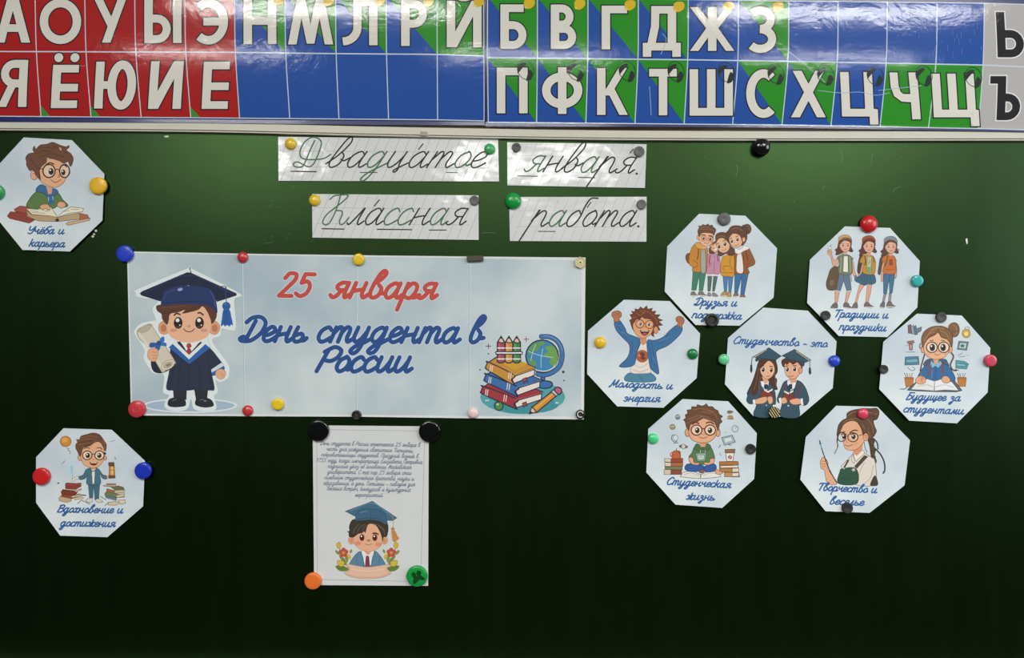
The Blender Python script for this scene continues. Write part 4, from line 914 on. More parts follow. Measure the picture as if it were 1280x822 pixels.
def art_traditions(I):
    I.frame(1030, 285, 7.829)
    def shoe(c, q): I.of(c, '#35302e', 4, q)
    # legs
    for q in ("108,615 152,615 132,725 105,725", "222,615 262,615 225,730 202,730"): I.op('#cf9f86', '#7e5a4a', 4, q)
    for q in ("348,550 400,552 345,640 322,740 298,740 325,640", "425,552 470,550 455,640 430,740 405,740 415,640"): I.op('#cf9f86', '#7e5a4a', 4, q)
    for q in ("584,650 612,640 590,720 570,720", "635,635 662,630 652,720 630,720"): I.op('#8f8a8c', '#55504f', 4, q)
    for q in ("65,785 85,745 112,730 130,740 132,775 115,788", "190,750 205,728 238,735 250,760 278,782 240,786 195,772", "275,785 288,745 310,728 326,740 325,785", "395,770 402,730 430,725 455,750 488,770 450,778", "548,770 560,735 585,720 595,735 588,778 560,780", "612,762 625,722 655,720 672,748 698,765 660,778 620,775"): shoe('#6d6664', q)
    for q in ("70,786 125,788", "200,778 275,787", "280,787 320,787", "400,773 485,773", "552,774 585,780", "616,770 695,770"): I.l('#cfcac4', 8, q)
    I.op('#5f7388', '#38485a', 4, "135,450 250,450 270,615 225,620 192,520 158,620 112,612"); I.s('#c9d0d4', 8, "112,612 156,620"); I.s('#c9d0d4', 8, "225,620 268,612"); I.s('#38485a', 4, "192,460 192,520"); I.l('#4a5a6a', 6, "265,455 268,520")
    I.of('#3a6276', '#1f3a48', 4, "360,435 480,445 508,525 470,550 430,545 400,560 360,545 300,510 335,470")
    for q in ("380,450 360,540", "420,450 415,545", "455,450 465,545", "400,450 388,550"): I.s('#27495a', 4, q)
    I.op('#3f6d88', '#234254', 4, "582,448 695,448 668,635 642,640 636,520 612,645 582,640"); I.l('#234254', 4, "640,455 638,520")
    # arms
    I.of('#d3a184', '#7e5a4a', 4, "120,300 145,315 135,350 100,372 82,350 65,280 35,250 40,215 75,220 80,270 100,320"); I.op('#d9d6d2', '#6a6462', 3, "36,200 40,180 76,182 78,205"); I.l('#5a5654', 5, "60,178 70,160"); I.s('#5a5654', 4, "35,225 60,232 70,262")
    I.of('#d3a184', '#7e5a4a', 4, "262,320 285,330 300,420 318,465 300,475 280,440"); I.of('#d3a184', '#7e5a4a', 4, "355,340 385,345 370,430 340,470 335,440"); I.of('#cf9f82', '#7e5a4a', 4, "485,360 502,365 490,420 480,450"); I.of('#d3a184', '#7e5a4a', 4, "568,330 590,330 580,440 575,520 558,510 560,440"); I.of('#cf9f82', '#7e5a4a', 4, "690,330 706,335 712,440 702,490 692,480 695,420"); I.of('#5d6a72', '#3c464c', 3, "300,470 318,465 318,500 302,505")
    # bag and backpacks
    I.of('#5f4f38', '#33291c', 4, "90,380 130,380 145,450 130,540 115,600 60,608 30,590 22,535 40,470 60,410"); I.of('#74624a', '#33291c', 3, "55,510 95,500 105,550 70,570 50,550"); I.s('#4c3e2b', 10, "165,290 150,360 120,400")
    I.of('#4c3a2c', '#2a2018', 4, "365,262 345,290 330,370 328,430 350,440 372,350 400,300"); I.of('#54483e', '#2d2620', 4, "572,280 548,300 535,380 528,440 548,455 560,390 575,330")
    # bodies
    I.of('#6d7560', '#40463a', 4, "128,290 160,265 190,258 240,262 285,300 275,320 268,450 145,440 150,330"); I.p('#dfdccf', "195,275 232,275 235,430 188,425"); I.s('#8b937a', 14, "168,290 165,360 160,430"); I.s('#8b937a', 14, "252,290 258,360 258,430"); I.s('#40463a', 3, "192,280 185,425"); I.s('#40463a', 3, "236,280 240,430")
    I.of('#b9842f', '#6a4a1c', 4, "372,280 400,262 470,268 500,310 505,360 488,450 380,435 385,350 355,340 350,320"); I.p('#a9b7a0', "425,280 465,285 460,440 420,435"); I.p('#6d9a70', "425,380 460,380 458,440 420,435"); I.s('#4c3a2c', 10, "398,270 408,330 400,360"); I.s('#4c3a2c', 8, "482,280 490,330"); I.s('#5a5a4c', 4, "440,310 450,330 438,345"); I.s('#6a4a1c', 3, "424,290 416,430"); I.s('#6a4a1c', 3, "464,290 466,440")
    I.of('#bd6a30', '#6d3a1a', 4, "575,285 610,265 680,268 708,320 700,335 698,440 582,438 590,345 568,325"); I.s('#5a3a2a', 10, "622,275 612,330 598,370"); I.op('#8c4a2c', '#52281a', 4, "640,310 668,308 670,360 642,362"); I.s('#6d3a1a', 4, "600,405 690,408")
    # heads
    def head(cx, cy, cap, capd, hair, brim, big=1):
        I.of(hair, '#33201a', 4, [(cx - 58, cy - 40), (cx - 75, cy + 20), (cx - 98, cy + 40), (cx - 85, cy + 60), (cx - 92, cy + 90), (cx - 60, cy + 85), (cx + 20, cy + 50), (cx + 60, cy + 62), (cx + 78, cy + 50), (cx + 60, cy + 10), (cx + 62, cy - 40), (cx, cy - 90)])
        I.p('#c8957a', [(cx - 20, cy + 40), (cx + 22, cy + 40), (cx + 18, cy + 85), (cx - 8, cy + 90)])
        I.of('#d8a78b', '#7e5a4a', 4, [(cx - 48, cy - 40), (cx - 52, cy + 5), (cx - 30, cy + 45), (cx + 5, cy + 60), (cx + 38, cy + 42), (cx + 52, cy), (cx + 48, cy - 45), (cx, cy - 65)])
        I.f(hair, [(cx - 60, cy + 5), (cx - 62, cy - 50), (cx - 10, cy - 80), (cx + 55, cy - 55), (cx + 60, cy), (cx + 45, cy - 35), (cx - 5, cy - 50), (cx - 38, cy - 25)])
        I.of(cap, capd, 4, [(cx - 62, cy - 45), (cx - 60, cy - 82), (cx - 20, cy - 105), (cx + 30, cy - 103), (cx + 60, cy - 75), (cx + 64, cy - 40), (cx + 40, cy - 62), (cx - 10, cy - 72), (cx - 45, cy - 55)])
        if brim: I.of(capd, '#4a2e24', 3, [(cx - 45, cy - 55), (cx - 5, cy - 80), (cx + 50, cy - 70), (cx + 66, cy - 45), (cx + 20, cy - 64)])
        I.e('#4a2a20', cx - 20, cy - 2, 7, 8); I.e('#4a2a20', cx + 28, cy, 7, 8); I.s('#4a2f22', 4, [(cx - 30, cy - 20), (cx - 12, cy - 22)]); I.s('#4a2f22', 4, [(cx + 18, cy - 20), (cx + 38, cy - 17)])
        I.s('#8d3f36', 5, [(cx - 12, cy + 32), (cx + 6, cy + 38), (cx + 20, cy + 30)]); I.e('#d0907c', cx - 32, cy + 20, 9, 6); I.e('#d0907c', cx + 38, cy + 20, 9, 6); I.s('#a5705a', 3, [(cx + 2, cy + 5), (cx + 6, cy + 15)])
    head(206, 172, '#c09a62', '#7e6238', '#5a392b', True); head(438, 180, '#9a4e36', '#6a3424', '#5a3427', True); head(652, 186, '#7f8488', '#505558', '#5c3a30', False)
    I.s('#3f2a22', 5, "712,200 735,212 715,225"); I.s('#8b937a', 10, "150,268 190,250"); I.s('#c9a26c', 9, "385,262 420,255")

def art_future(I):
    I.frame(1090, 380, 5.306); K = '#3c4650'
    # small things around her
    for c, q in (('#7d5a5c', "238,140 258,134 262,195 240,192"), ('#8c9aa6', "258,150 276,138 285,202 264,196"), ('#50718c', "276,150 292,140 302,200 286,204"), ('#6f7a80', "300,160 330,150 325,178 305,190"), ('#a8675a', "232,248 275,240 282,255 238,262"), ('#b9714c', "246,262 270,262 268,304 248,304"), ('#dfe3e4', "255,268 263,268 262,298 256,298"), ('#4c7f98', "220,350 308,346 313,400 217,404"), ('#75a5b4', "226,366 302,360 305,386 224,388"), ('#6d7d86', "575,245 640,250 628,306 565,300"), ('#b4c5c4', "583,255 630,258 622,296 574,292"), ('#4f93a0', "556,372 610,378 640,395 628,430 555,425"), ('#86b8bd', "560,392 625,400 620,412 558,408")):
        I.op(c, K, 3, q)
    I.e('#3f6f5c', 600, 276, 14, 10); I.l('#6d7478', 4, "228,318 285,316"); I.l('#6d7478', 3, "225,275 245,270"); I.s('#5d6468', 4, "235,418 262,440 285,432 270,415"); I.s('#6d7478', 4, "570,340 600,325"); I.s('#6d7478', 4, "580,350 615,345"); I.s('#6d7478', 3, "630,338 640,338")
    I.oe('#d3a23c', '#7a5a20', 4, 625, 194, 27, 29); I.oe('#e8cf8c', '#7a5a20', 2, 625, 196, 16, 17); I.ring('#8b8f90', 5, 632, 160, 14, 10)
    for x, y in ((246, 486), (596, 486)):
        for d, c in ((-22, '#7a6a4a'), (-10, '#5c7a50'), (4, '#b98a50'), (16, '#8a6a48')): I.l(c, 5, [(x + d * .6, y + 5), (x + d * 1.4, y - 28)])
        I.op('#b9763c', '#6b401c', 3, [(x - 30, y), (x + 30, y), (x + 24, y + 58), (x - 22, y + 60)]); I.s('#8a5428', 4, [(x - 28, y + 8), (x + 28, y + 8)])
    I.s('#5a646a', 6, "188,562 215,562 240,545")
    # backpack, jacket
    I.of('#44607a', '#26384a', 4, "350,410 360,372 395,362 440,365 485,365 500,385 500,415"); I.of('#7a4d48', '#4a2a28', 3, "365,390 385,385 395,450 370,470"); I.of('#7a4d48', '#4a2a28', 3, "455,385 475,390 480,460 455,450")
    I.of('#35689a', '#1d3d5e', 4, "345,415 390,390 450,390 505,410 545,470 550,505 520,520 470,505 330,505 300,495 320,450")
    I.op('#7fb0cc', '#2a5274', 3, "392,372 425,400 455,372 465,395 440,425 420,410 400,425 385,395"); I.p('#d49a74', "405,365 445,365 435,398 415,398"); I.l('#1d3d5e', 3, "422,415 420,495"); I.s('#7a4d48', 14, "376,400 385,440 375,465"); I.s('#7a4d48', 14, "470,400 466,440 470,460"); I.s('#5c8cb4', 4, "400,440 395,490")
    # book
    I.op('#5c6066', '#34383c', 3, "232,570 255,545 300,510 550,510 598,572 560,582 415,580 290,575"); I.op('#dcdcda', '#55585c', 3, "258,565 295,520 365,495 415,510 415,575 330,568"); I.op('#e4e4e2', '#55585c', 3, "415,510 465,495 530,515 575,572 480,568 415,575")
    I.s('#9a9c9e', 3, "300,545 360,535 405,548"); I.s('#9a9c9e', 3, "425,548 480,535 540,550"); I.s('#7a7d80', 4, "415,510 412,575")
    I.of('#d9a37e', '#7a4d38', 3, "288,505 300,485 325,475 352,488 355,515 330,530 300,525"); I.of('#d9a37e', '#7a4d38', 3, "460,500 475,478 500,478 518,500 510,520 480,522"); I.l('#8a6a3c', 4, "320,440 338,500"); I.s('#7a4d38', 3, "325,490 330,515")
    # head
    I.s('#4a3426', 6, "345,300 318,290 320,260"); I.s('#5c4230', 9, "350,330 335,380 320,440"); I.s('#5c4230', 10, "525,320 540,350 520,400 535,435 560,440"); I.s('#4a3426', 4, "550,430 575,440")
    I.oe('#7d5a3e', '#4a3426', 4, 546, 170, 34, 48); I.s('#a47c58', 5, "535,135 560,160 558,200"); I.s('#4a3426', 4, "525,165 545,185 570,175"); I.f('#7d5a3e', "505,150 525,125 540,130 520,200")
    I.oe('#d39b76', '#7a4d38', 3, 338, 300, 13, 24); I.oe('#d39b76', '#7a4d38', 3, 520, 300, 13, 24)
    I.of('#dfac88', '#7a4d38', 3, "345,250 345,310 365,345 400,362 435,366 475,355 505,325 515,280 510,225 460,195 390,195")
    I.of('#7d5a3e', '#4a3426', 4, "335,285 328,230 345,185 385,155 430,145 480,150 520,175 535,220 530,285 518,260 500,235 460,218 440,185 415,205 375,225 352,255")
    for q in ("360,225 385,185 430,160", "345,245 375,200 415,185", "450,175 490,195 515,235", "460,200 490,225 510,250", "390,170 430,155 480,165"): I.s('#a17853', 5, q)
    for q in ("350,255 380,215 430,190", "440,165 455,200 500,230"): I.s('#5a3f2b', 3, q)
    for x in (398, 474): I.e('#e9cdb5', x, 285, 34, 33)
    I.eye(400, 287, 19, 25, '#5a3a26', '#f0ebe4'); I.eye(472, 287, 19, 25, '#5a3a26', '#f0ebe4')
    for x in (397, 476): I.ring('#4f4038', 7, x, 286, 36, 35)
    I.s('#4f4038', 5, "432,278 442,278"); I.s('#5a3f2b', 5, "385,243 405,238"); I.s('#5a3f2b', 5, "460,238 482,244"); I.s('#9c5a48', 4, "415,330 434,338 452,330"); I.s('#b57c5c', 3, "430,310 438,314 444,310"); I.e('#d99a80', 375, 332, 12, 7); I.e('#d99a80', 490, 332, 12, 7)

def art_life(I):
    I.frame(800, 490, 5.306)
    # doodles
    I.oe('#7d8186', '#3f4448', 3, 250, 165, 15, 16); I.l('#d8dcdc', 4, "238,160 262,158"); I.oe('#9a8a62', '#55503c', 3, 216, 230, 18, 17); I.l('#d5cfae', 4, "206,228 228,224"); I.s('#55606a', 5, "240,285 215,285 210,312 228,330 245,325"); I.oe('#c9d2d6', '#55606a', 3, 235, 303, 16, 20); I.s('#55606a', 5, "225,338 252,335"); I.e('#6d5a58', 288, 360, 30, 13, 5); I.oe('#c8c4c0', '#4c4040', 3, 288, 359, 14, 15)
    I.f('#7a6a50', "578,125 600,120 620,130 600,142 582,140"); I.f('#a8865a', "580,170 590,152 612,155 618,176"); I.l('#5a4c3c', 4, "578,177 620,178"); I.ring('#7b858a', 5, 631, 242, 21, 21); I.l('#7b858a', 3, "631,242 640,230"); I.op('#a3b2b8', '#3f4a50', 4, "542,300 612,285 632,330 560,352"); I.op('#c9d3d6', '#6d7a80', 2, "556,306 605,296 614,322 564,336"); I.l('#3f4a50', 5, "585,345 602,350"); I.s('#5d666a', 5, "522,368 534,350"); I.s('#6d767a', 4, "528,405 538,418"); I.e('#6d767a', 570, 268, 3)
    def bk(c, q): I.op(c, '#4a3528', 3, q)
    bk('#c9bda8', "160,512 275,512 275,545 160,545"); bk('#8b4a38', "205,515 272,515 275,545 205,545"); bk('#6d7a5e', "165,490 280,488 280,515 168,512"); bk('#d3c8b4', "165,465 205,466 205,492 165,490"); bk('#a8663e', "205,466 284,466 284,490 205,492"); bk('#cfc4b0', "162,440 205,440 205,464 164,462"); bk('#9c4432', "205,440 284,438 284,464 205,464")
    I.of('#b9623a', '#6b3420', 4, "216,438 214,410 220,392 240,388 262,392 268,410 264,438"); I.ring('#b9623a', 7, 212, 414, 10, 14); I.s('#3a2a22', 4, "242,372 240,390"); I.e('#8c4426', 262, 400, 8, 10)
    bk('#b07a40', "528,505 612,502 612,530 526,530"); bk('#d8cdb8', "612,505 655,502 655,528 612,530"); bk('#c2966a', "528,482 615,480 612,504 526,504"); bk('#e0d6c2', "535,487 650,486 650,500 535,502"); bk('#a8703c', "526,460 650,458 655,480 526,484"); bk('#b98a5a', "560,532 655,530 660,562 560,560"); bk('#dcd2bf', "610,535 655,532 655,556 612,558")
    I.op('#e0dcd4', '#5a5048', 4, "568,402 625,402 616,458 576,458"); I.op('#8f6644', '#4f3624', 4, "564,380 630,378 628,402 566,402"); I.e('#a24a36', 597, 431, 14, 13, -30); I.l('#e9d9cf', 3, "590,440 604,422")
    # open book
    I.op('#d9d7d0', '#4f463e', 3, "268,560 285,530 345,520 400,545 402,572 330,568"); I.op('#dedcd5', '#4f463e', 3, "402,572 405,545 460,522 525,530 535,560 470,568"); I.s('#9a948a', 3, "295,545 340,535 390,552"); I.s('#9a948a', 3, "420,552 465,535 515,542")
    # legs, body
    I.of('#2f5a98', '#1a3660', 4, "300,490 320,475 370,478 420,488 425,510 380,525 330,525 300,512"); I.of('#2f5a98', '#1a3660', 4, "425,500 450,480 490,475 505,490 502,515 470,528 430,525"); I.of('#8a5a48', '#4f3026', 3, "390,520 425,512 422,532 400,535"); I.of('#d9a37e', '#7a4d38', 3, "505,510 525,520 550,535 520,545 500,530")
    I.of('#54784e', '#2f4a2e', 4, "345,400 360,365 395,352 440,352 475,372 495,430 490,440 465,440 465,475 355,475 355,440 325,430")
    I.of('#496a44', '#2f4a2e', 4, "362,375 375,342 410,352 445,340 468,355 462,378 430,390 415,375 395,392"); I.p('#d09a74', "395,335 440,335 432,362 402,362"); I.s('#cfd8cc', 3, "400,385 400,400"); I.s('#cfd8cc', 3, "432,385 432,400")
    I.of('#dba583', '#7a4d38', 4, "325,432 352,438 358,465 392,468 385,482 350,478 330,462"); I.of('#dba583', '#7a4d38', 4, "490,440 465,442 460,465 425,465 435,482 470,478 492,462")
    I.op('#8fb09c', '#3f5a48', 4, "368,405 440,402 432,455 380,456"); I.op('#c9d3cc', '#3f5a48', 3, "380,418 428,416 424,444 385,446"); I.l('#5a6a60', 4, "390,430 418,429")
    # head
    I.oe('#d49c78', '#7a4d38', 4, 316, 268, 18, 26); I.oe('#d49c78', '#7a4d38', 4, 516, 268, 16, 26)
    I.of('#dca684', '#7a4d38', 4, "325,220 325,275 345,315 385,332 420,336 460,328 495,300 510,255 508,195 460,158 420,145 360,165")
    hair = "300,195 288,182 305,172 300,150 318,140 312,118 340,115 345,95 375,98 380,82 410,92 430,85 440,75 452,95 480,95 495,112 515,120 525,145 548,160 532,175 545,195 528,210 520,255 505,225 498,200 470,188 420,170 380,195 340,205 330,225 325,255 308,232"
    I.p('#6a4835', hair); I.ribbon('#3d281d', 4, nums(hair), True)
    for q in ("330,150 400,130 470,140", "320,180 390,155 460,165", "350,115 420,110 490,130", "315,205 360,180 410,165", "450,120 500,150 515,200", "400,160 450,175 490,190"): I.s('#8a6046', 5, q)
    for q in ("310,160 360,140 410,120", "430,150 490,165 520,190"): I.s('#4a3124', 4, q)
    for x in (377, 462): I.e('#e8c8ad', x, 250, 36, 36)
    I.eye(380, 253, 16, 20, '#6b4026', '#f0e9e0'); I.eye(464, 253, 16, 20, '#6b4026', '#f0e9e0')
    for x in (375, 465): I.ring('#6a3524', 8, x, 251, 36, 34)
    I.s('#6a3524', 7, "410,246 420,240 430,246"); I.s('#4f3224', 9, "345,212 370,200 390,208"); I.s('#4f3224', 9, "440,204 465,198 490,210"); I.s('#9c5a44', 5, "392,298 418,304 448,296"); I.s('#b57c5c', 4, "410,276 420,282 430,276")

def art_creative(I):
    I.frame(990, 495, 5.306)
    I.s('#2f3a3c', 9, "540,280 565,310 570,350"); I.s('#2f3a3c', 10, "555,350 590,390 612,440 615,490 605,510")
    I.of('#54402f', '#30221a', 4, "500,270 545,290 540,330 555,350 548,390 560,430 545,450 525,400 515,330"); 
    for q in ("515,320 550,330", "520,360 552,365", "525,395 556,400"): I.s('#30221a', 4, q)
    # forearm, brush
    I.of('#dba583', '#7a4d38', 3, "188,455 190,425 205,405 228,420 240,445 240,485 300,577 235,577 215,495 195,480"); I.s('#8f5f48', 3, "195,430 225,432"); I.s('#8f5f48', 3, "192,448 226,450"); I.s('#8f5f48', 3, "196,466 225,466")
    I.s('#2c3032', 7, "188,320 215,400 250,490 298,575"); I.p('#23282c', "180,290 186,292 196,325 184,325"); I.p('#7fa8b4', "184,318 195,318 200,340 192,342")
    # shirt, apron
    I.of('#d6cfc2', '#7c7266', 4, "405,380 380,410 350,440 330,480 420,585 545,590 560,540 550,430 525,405 480,375 460,355 430,350"); I.s('#a79d90', 4, "480,440 450,500 430,570"); I.s('#a79d90', 4, "540,460 520,540 480,580"); I.s('#a79d90', 4, "380,420 365,450")
    I.of('#4a3a30', '#2c211b', 3, "545,530 560,540 568,588 520,588"); I.of('#2f5240', '#193024', 4, "318,500 335,480 425,480 432,578 308,578"); I.s('#24402f', 4, "330,540 370,550 420,540")
    I.p('#4b4236', "412,465 480,390 505,400 430,480"); I.p('#4b4236', "370,420 380,425 350,478 338,475"); I.oe('#c0b8a8', '#5a5248', 2, 408, 488, 12, 10); I.e('#b8b0a0', 345, 478, 6)
    I.of('#e0dacf', '#7c7266', 3, "410,385 440,370 470,360 480,380 440,415 425,430"); I.of('#d9d2c6', '#7c7266', 3, "405,385 395,420 408,445 415,430 408,400")
    I.p('#c98f6a', "405,345 470,310 465,360 430,395 405,375")
    # head
    I.of('#dba684', '#7a4d38', 3, "330,215 325,260 340,300 350,340 378,358 420,355 460,325 485,280 480,220 430,170 370,165 340,185"); I.oe('#d39b76', '#7a4d38', 3, 490, 270, 18, 26); I.s('#9c6448', 3, "482,262 495,262 495,282")
    I.of('#5f4432', '#35251b', 4, "300,235 310,190 335,160 362,145 365,115 395,95 440,85 470,80 520,82 560,80 578,105 565,150 540,162 548,200 560,230 545,262 520,290 505,300 508,262 490,240 470,250 460,215 430,170 395,160 350,180 325,215 318,245 300,262")
    for q in ("370,130 410,105 460,110", "390,150 440,150 480,200", "480,100 530,110 560,120", "500,150 530,190 540,240", "340,175 380,155 420,165", "470,200 500,230 520,270"): I.s('#86644a', 5, q)
    for q in ("480,140 520,130 560,140", "440,160 480,190 500,240", "520,90 545,120 540,155"): I.s('#3c2a1f', 4, q)
    I.s('#5f4432', 5, "305,230 298,300 305,330 282,380"); I.s('#5f4432', 4, "318,240 305,275 300,345"); I.s('#5f4432', 4, "478,300 485,340 498,370")
    I.eye(345, 268, 14, 17, '#6b4026', '#f0e9e0'); I.eye(408, 268, 15, 18, '#6b4026', '#f0e9e0'); I.s('#2c1a14', 5, "328,252 345,246 362,254"); I.s('#2c1a14', 5, "388,254 410,246 432,254")
    I.ring('#3c2a22', 6, 330, 270, 28, 30); I.ring('#3c2a22', 6, 404, 272, 34, 30); I.s('#3c2a22', 4, "357,264 370,264"); I.s('#3c2a22', 4, "436,262 480,252")
    I.s('#4a3124', 7, "332,240 350,236"); I.s('#4a3124', 7, "385,240 412,225 435,228"); I.s('#9c4f42', 5, "352,322 372,330 402,322"); I.s('#b57c5c', 3, "365,285 360,302 372,306"); I.e('#d8937a', 425, 312, 14, 8)

def art_notice(I):
    I.frame(380, 620, 6.847)
    for sx in (1, -1):
        m = lambda q: [(x if sx > 0 else 1085 - x, y) for x, y in nums(q)]
        I.s('#6a6a34', 6, m("300,440 320,490 345,560 360,590")); I.f('#5f7a34', m("268,600 300,590 350,600 385,625 345,642 300,635")); I.f('#6d8440', m("320,520 345,530 365,580 340,585"))
        for q in ("266,470 280,460 305,485 300,500 280,492", "390,470 405,452 412,470 395,490", "350,520 385,500 370,570", "300,510 320,505 335,560 315,540"): I.f('#7c8c4a', m(q))
        I.of('#c9ac3e', '#8a7428', 3, m("278,420 285,400 305,392 318,420 305,445 285,440")); I.of('#c9b040', '#8a7428', 3, m("285,575 290,548 315,550 345,560 340,592 310,600")); I.f('#c9b040', m("370,505 390,495 402,525 388,540"))
        for a in range(5):
            x, y = 338 + 24 * math.cos(a * 1.257 - 1.57), 482 + 24 * math.sin(a * 1.257 - 1.57); I.e('#b5523a', x if sx > 0 else 1085 - x, y, 19)
        x = 338 if sx > 0 else 1085 - 338; I.e('#d08a4a', x, 482, 13)
    I.of('#5a7f98', '#34505f', 4, "385,590 410,540 450,490 490,470 600,468 640,495 680,550 698,590 690,610 400,608"); I.s('#44677c', 4, "460,500 450,560 455,600"); I.s('#44677c', 4, "640,510 645,560 640,600")
    I.p('#e2e2e2', "490,468 600,468 575,590 520,590"); I.p('#d09a7c', "500,450 590,450 560,495 540,500"); I.p('#d9dcde', "490,468 545,505 520,540"); I.p('#d9dcde', "600,468 545,505 572,540"); I.p('#7a3a44', "532,508 552,508 558,525 565,600 522,600 528,525"); I.s('#2f4a5a', 5, "485,475 505,530 512,600"); I.s('#2f4a5a', 5, "608,472 585,530 575,600")
    I.of('#d9b39c', '#a07868', 3, "360,580 390,582 540,605 700,585 730,578 712,620 745,655 700,685 640,700 540,705 450,700 390,685 345,655 385,625"); I.s('#c59a84', 4, "380,600 395,630 360,655"); I.s('#c59a84', 4, "708,600 700,630 735,655"); I.s('#e6c8b4', 5, "400,620 540,640 690,622"); I.s('#c08a74', 4, "360,662 450,690 640,690 735,660")
    for x in (406, 690): I.oe('#d6a080', '#a8745a', 3, x, 375, 27, 36); I.e('#c98a6c', x, 378, 14, 20)
    I.of('#dca988', '#a8745a', 3, "425,330 430,400 470,445 540,472 610,460 655,425 675,380 670,290 600,230 480,240 435,290")
    I.f('#3a352c', "365,300 388,295 385,260 402,215 435,195 550,200 690,205 718,240 722,290 708,345 682,350 670,388 660,330 620,255 575,235 545,250 525,315 515,300 490,320 480,312 460,325 420,352 385,345 382,312")
    for q in ("420,320 440,270 470,240", "450,315 480,265 520,240", "500,300 520,260 545,245", "640,250 680,290 690,330", "600,235 650,255 690,290"): I.s('#6d6658', 4, q)
    I.f('#3d617c', "440,205 446,160 470,120 520,108 590,108 650,118 695,150 712,180 706,238 650,212 575,200 500,205")
    I.op('#42687f', '#2b4658', 4, "352,128 585,42 795,185 760,208 712,205 690,148 650,118 580,106 500,108 460,130 440,172"); I.s('#6c92a8', 5, "395,125 585,58 750,170"); I.s('#2b4658', 4, "572,112 568,200"); I.s('#6c92a8', 5, "480,140 540,125"); I.s('#2b4658', 5, "440,205 500,190 575,186 650,196 708,225")
    I.s('#b08a5a', 5, "758,165 766,215 760,268"); I.e('#b07c44', 760, 280, 15, 14); I.f('#c08c50', "748,292 775,290 802,340 815,358 790,385 762,388 750,340"); I.s('#8a5f34', 3, "762,300 778,380"); I.s('#8a5f34', 3, "770,300 800,365")
    for x in (496, 606):
        I.e('#5a2c1c', x, 353, 21, 29); I.e('#2a1410', x, 352, 11, 16); I.e('#f2f0ec', x - 4, 342, 7, 8)
    I.s('#4a2a20', 11, "472,314 500,302"); I.s('#4a2a20', 13, "590,318 610,315 632,324"); I.e('#b9785a', 552, 378, 17, 10); I.s('#8d4a3c', 4, "525,408 550,415 578,408"); I.e('#d28c70', 460, 402, 28, 18); I.e('#d28c70', 640, 410, 28, 18)
# ------------------------------------------------------------ papers on the board
CLOUD = ramp_paper('pale_blue_card', '#bac7d0', '#d7dfe5', scale=6)
WASH = ramp_paper('grey_blue_banner_paper', '#a0b4bd', '#c6d0d1', scale=5)
WHITE = plain('white_paper', [x * INK for x in lin('#d3d8d8')], rough=.6, spec=.3, bscale=40)
NOTE = plain('notice_paper', [x * INK for x in lin('#cbcece')], rough=.6, spec=.3, bscale=12)
STRIP = plain('taped_ruled_paper', [x * INK for x in lin('#d0d2d2')], rough=.45, spec=.3, coat=1.0, bump=.8, bscale=13, bdist=.0026)

def plane(ytop, h0, slope):
    return lambda x, y: h0 + slope * (y - ytop) / 100
CLOUDGRP = 'octagonal cards pinned with magnets'
def cards(label, corners, frame, art, lines, h0=.0024, slope=.0022, group=CLOUDGRP):
    ox, oy, sc = frame
    pts = [(ox + x / sc, oy + y / sc) for x, y in corners]
    cx, cy = sum(p[0] for p in pts) / 8, sum(p[1] for p in pts) / 8
    root = empty('octagonal_card', W(cx, cy, 0), label, 'card', group)
    hf = plane(min(p[1] for p in pts), h0, slope)
    sheet_from('sheet', root, pts, hf, CLOUD)
    I = Ink(); art(I); I.build('illustration', root, hf)
    T = Ink()
    for s, x0, x1, y0, y1 in lines:
        text(T, s, x0, x1, y0, y1, 5.5, 1.6, '#2d5a92', halo='#c3d6e8', n=4, hw=.8)
    T.build('caption', root, hf)
    return hf
H = {}
H['study'] = cards('octagonal card of a boy in a green hoodie reading, captioned Учёба и карьера',
    [(148, 58), (448, 75), (650, 285), (637, 575), (435, 768), (140, 758), (-45, 530), (-45, 267)], (0, 160, 4.98), art_study,
    [('Учёба и', 34.3, 81, 292.6, 293.2), ('карьера', 35.6, 82, 308.4, 309.6)])
H['inspire'] = cards('octagonal card of a boy between book piles holding a lantern, captioned Вдохновение и достижения',
    [(262, 53), (582, 63), (803, 270), (790, 570), (553, 775), (240, 765), (80, 547), (80, 245)], (30, 525, 5.306), art_inspire,
    [('Вдохновение и', 71, 154.5, 640.6, 642), ('достижения', 73.5, 145, 658, 659)])
H['friends'] = cards('octagonal card of four friends hugging, captioned Друзья и поддержка',
    [(268, 38), (585, 52), (802, 275), (778, 612), (545, 805), (243, 800), (32, 570), (50, 262)], (825, 260, 5.48), art_friends,
    [('Друзья и', 867, 922, 382, 383.5), ('поддержка', 864, 928, 397.8, 400)])
H['youth'] = cards('octagonal card of a laughing boy raising both fists, captioned Молодость и энергия',
    [(283, 25), (608, 35), (823, 265), (798, 580), (563, 790), (235, 780), (22, 550), (28, 245)], (730, 370, 5.667), art_youth,
    [('Молодость и', 760.5, 841.5, 484, 487), ('энергия', 779, 826, 502, 503)])
H['title'] = cards('octagonal card of two graduates in mortarboards, captioned Студенчество - это',
    [(330, 73), (615, 93), (800, 290), (775, 590), (555, 777), (265, 768), (83, 565), (103, 268)], (890, 370, 5.135), art_title_pair,
    [('Студенчество - это', 916.8, 1035, 430, 434.5)])
H['traditions'] = cards('octagonal card of three girls in caps with backpacks, captioned Традиции и праздники',
    [(272, 110), (545, 120), (725, 320), (710, 600), (528, 780), (235, 773), (43, 573), (60, 312)], (1000, 260, 4.84), art_traditions,
    [('Традиции и', 1044, 1111, 397, 398.6), ('праздники', 1048, 1108.5, 412.8, 414.6)])
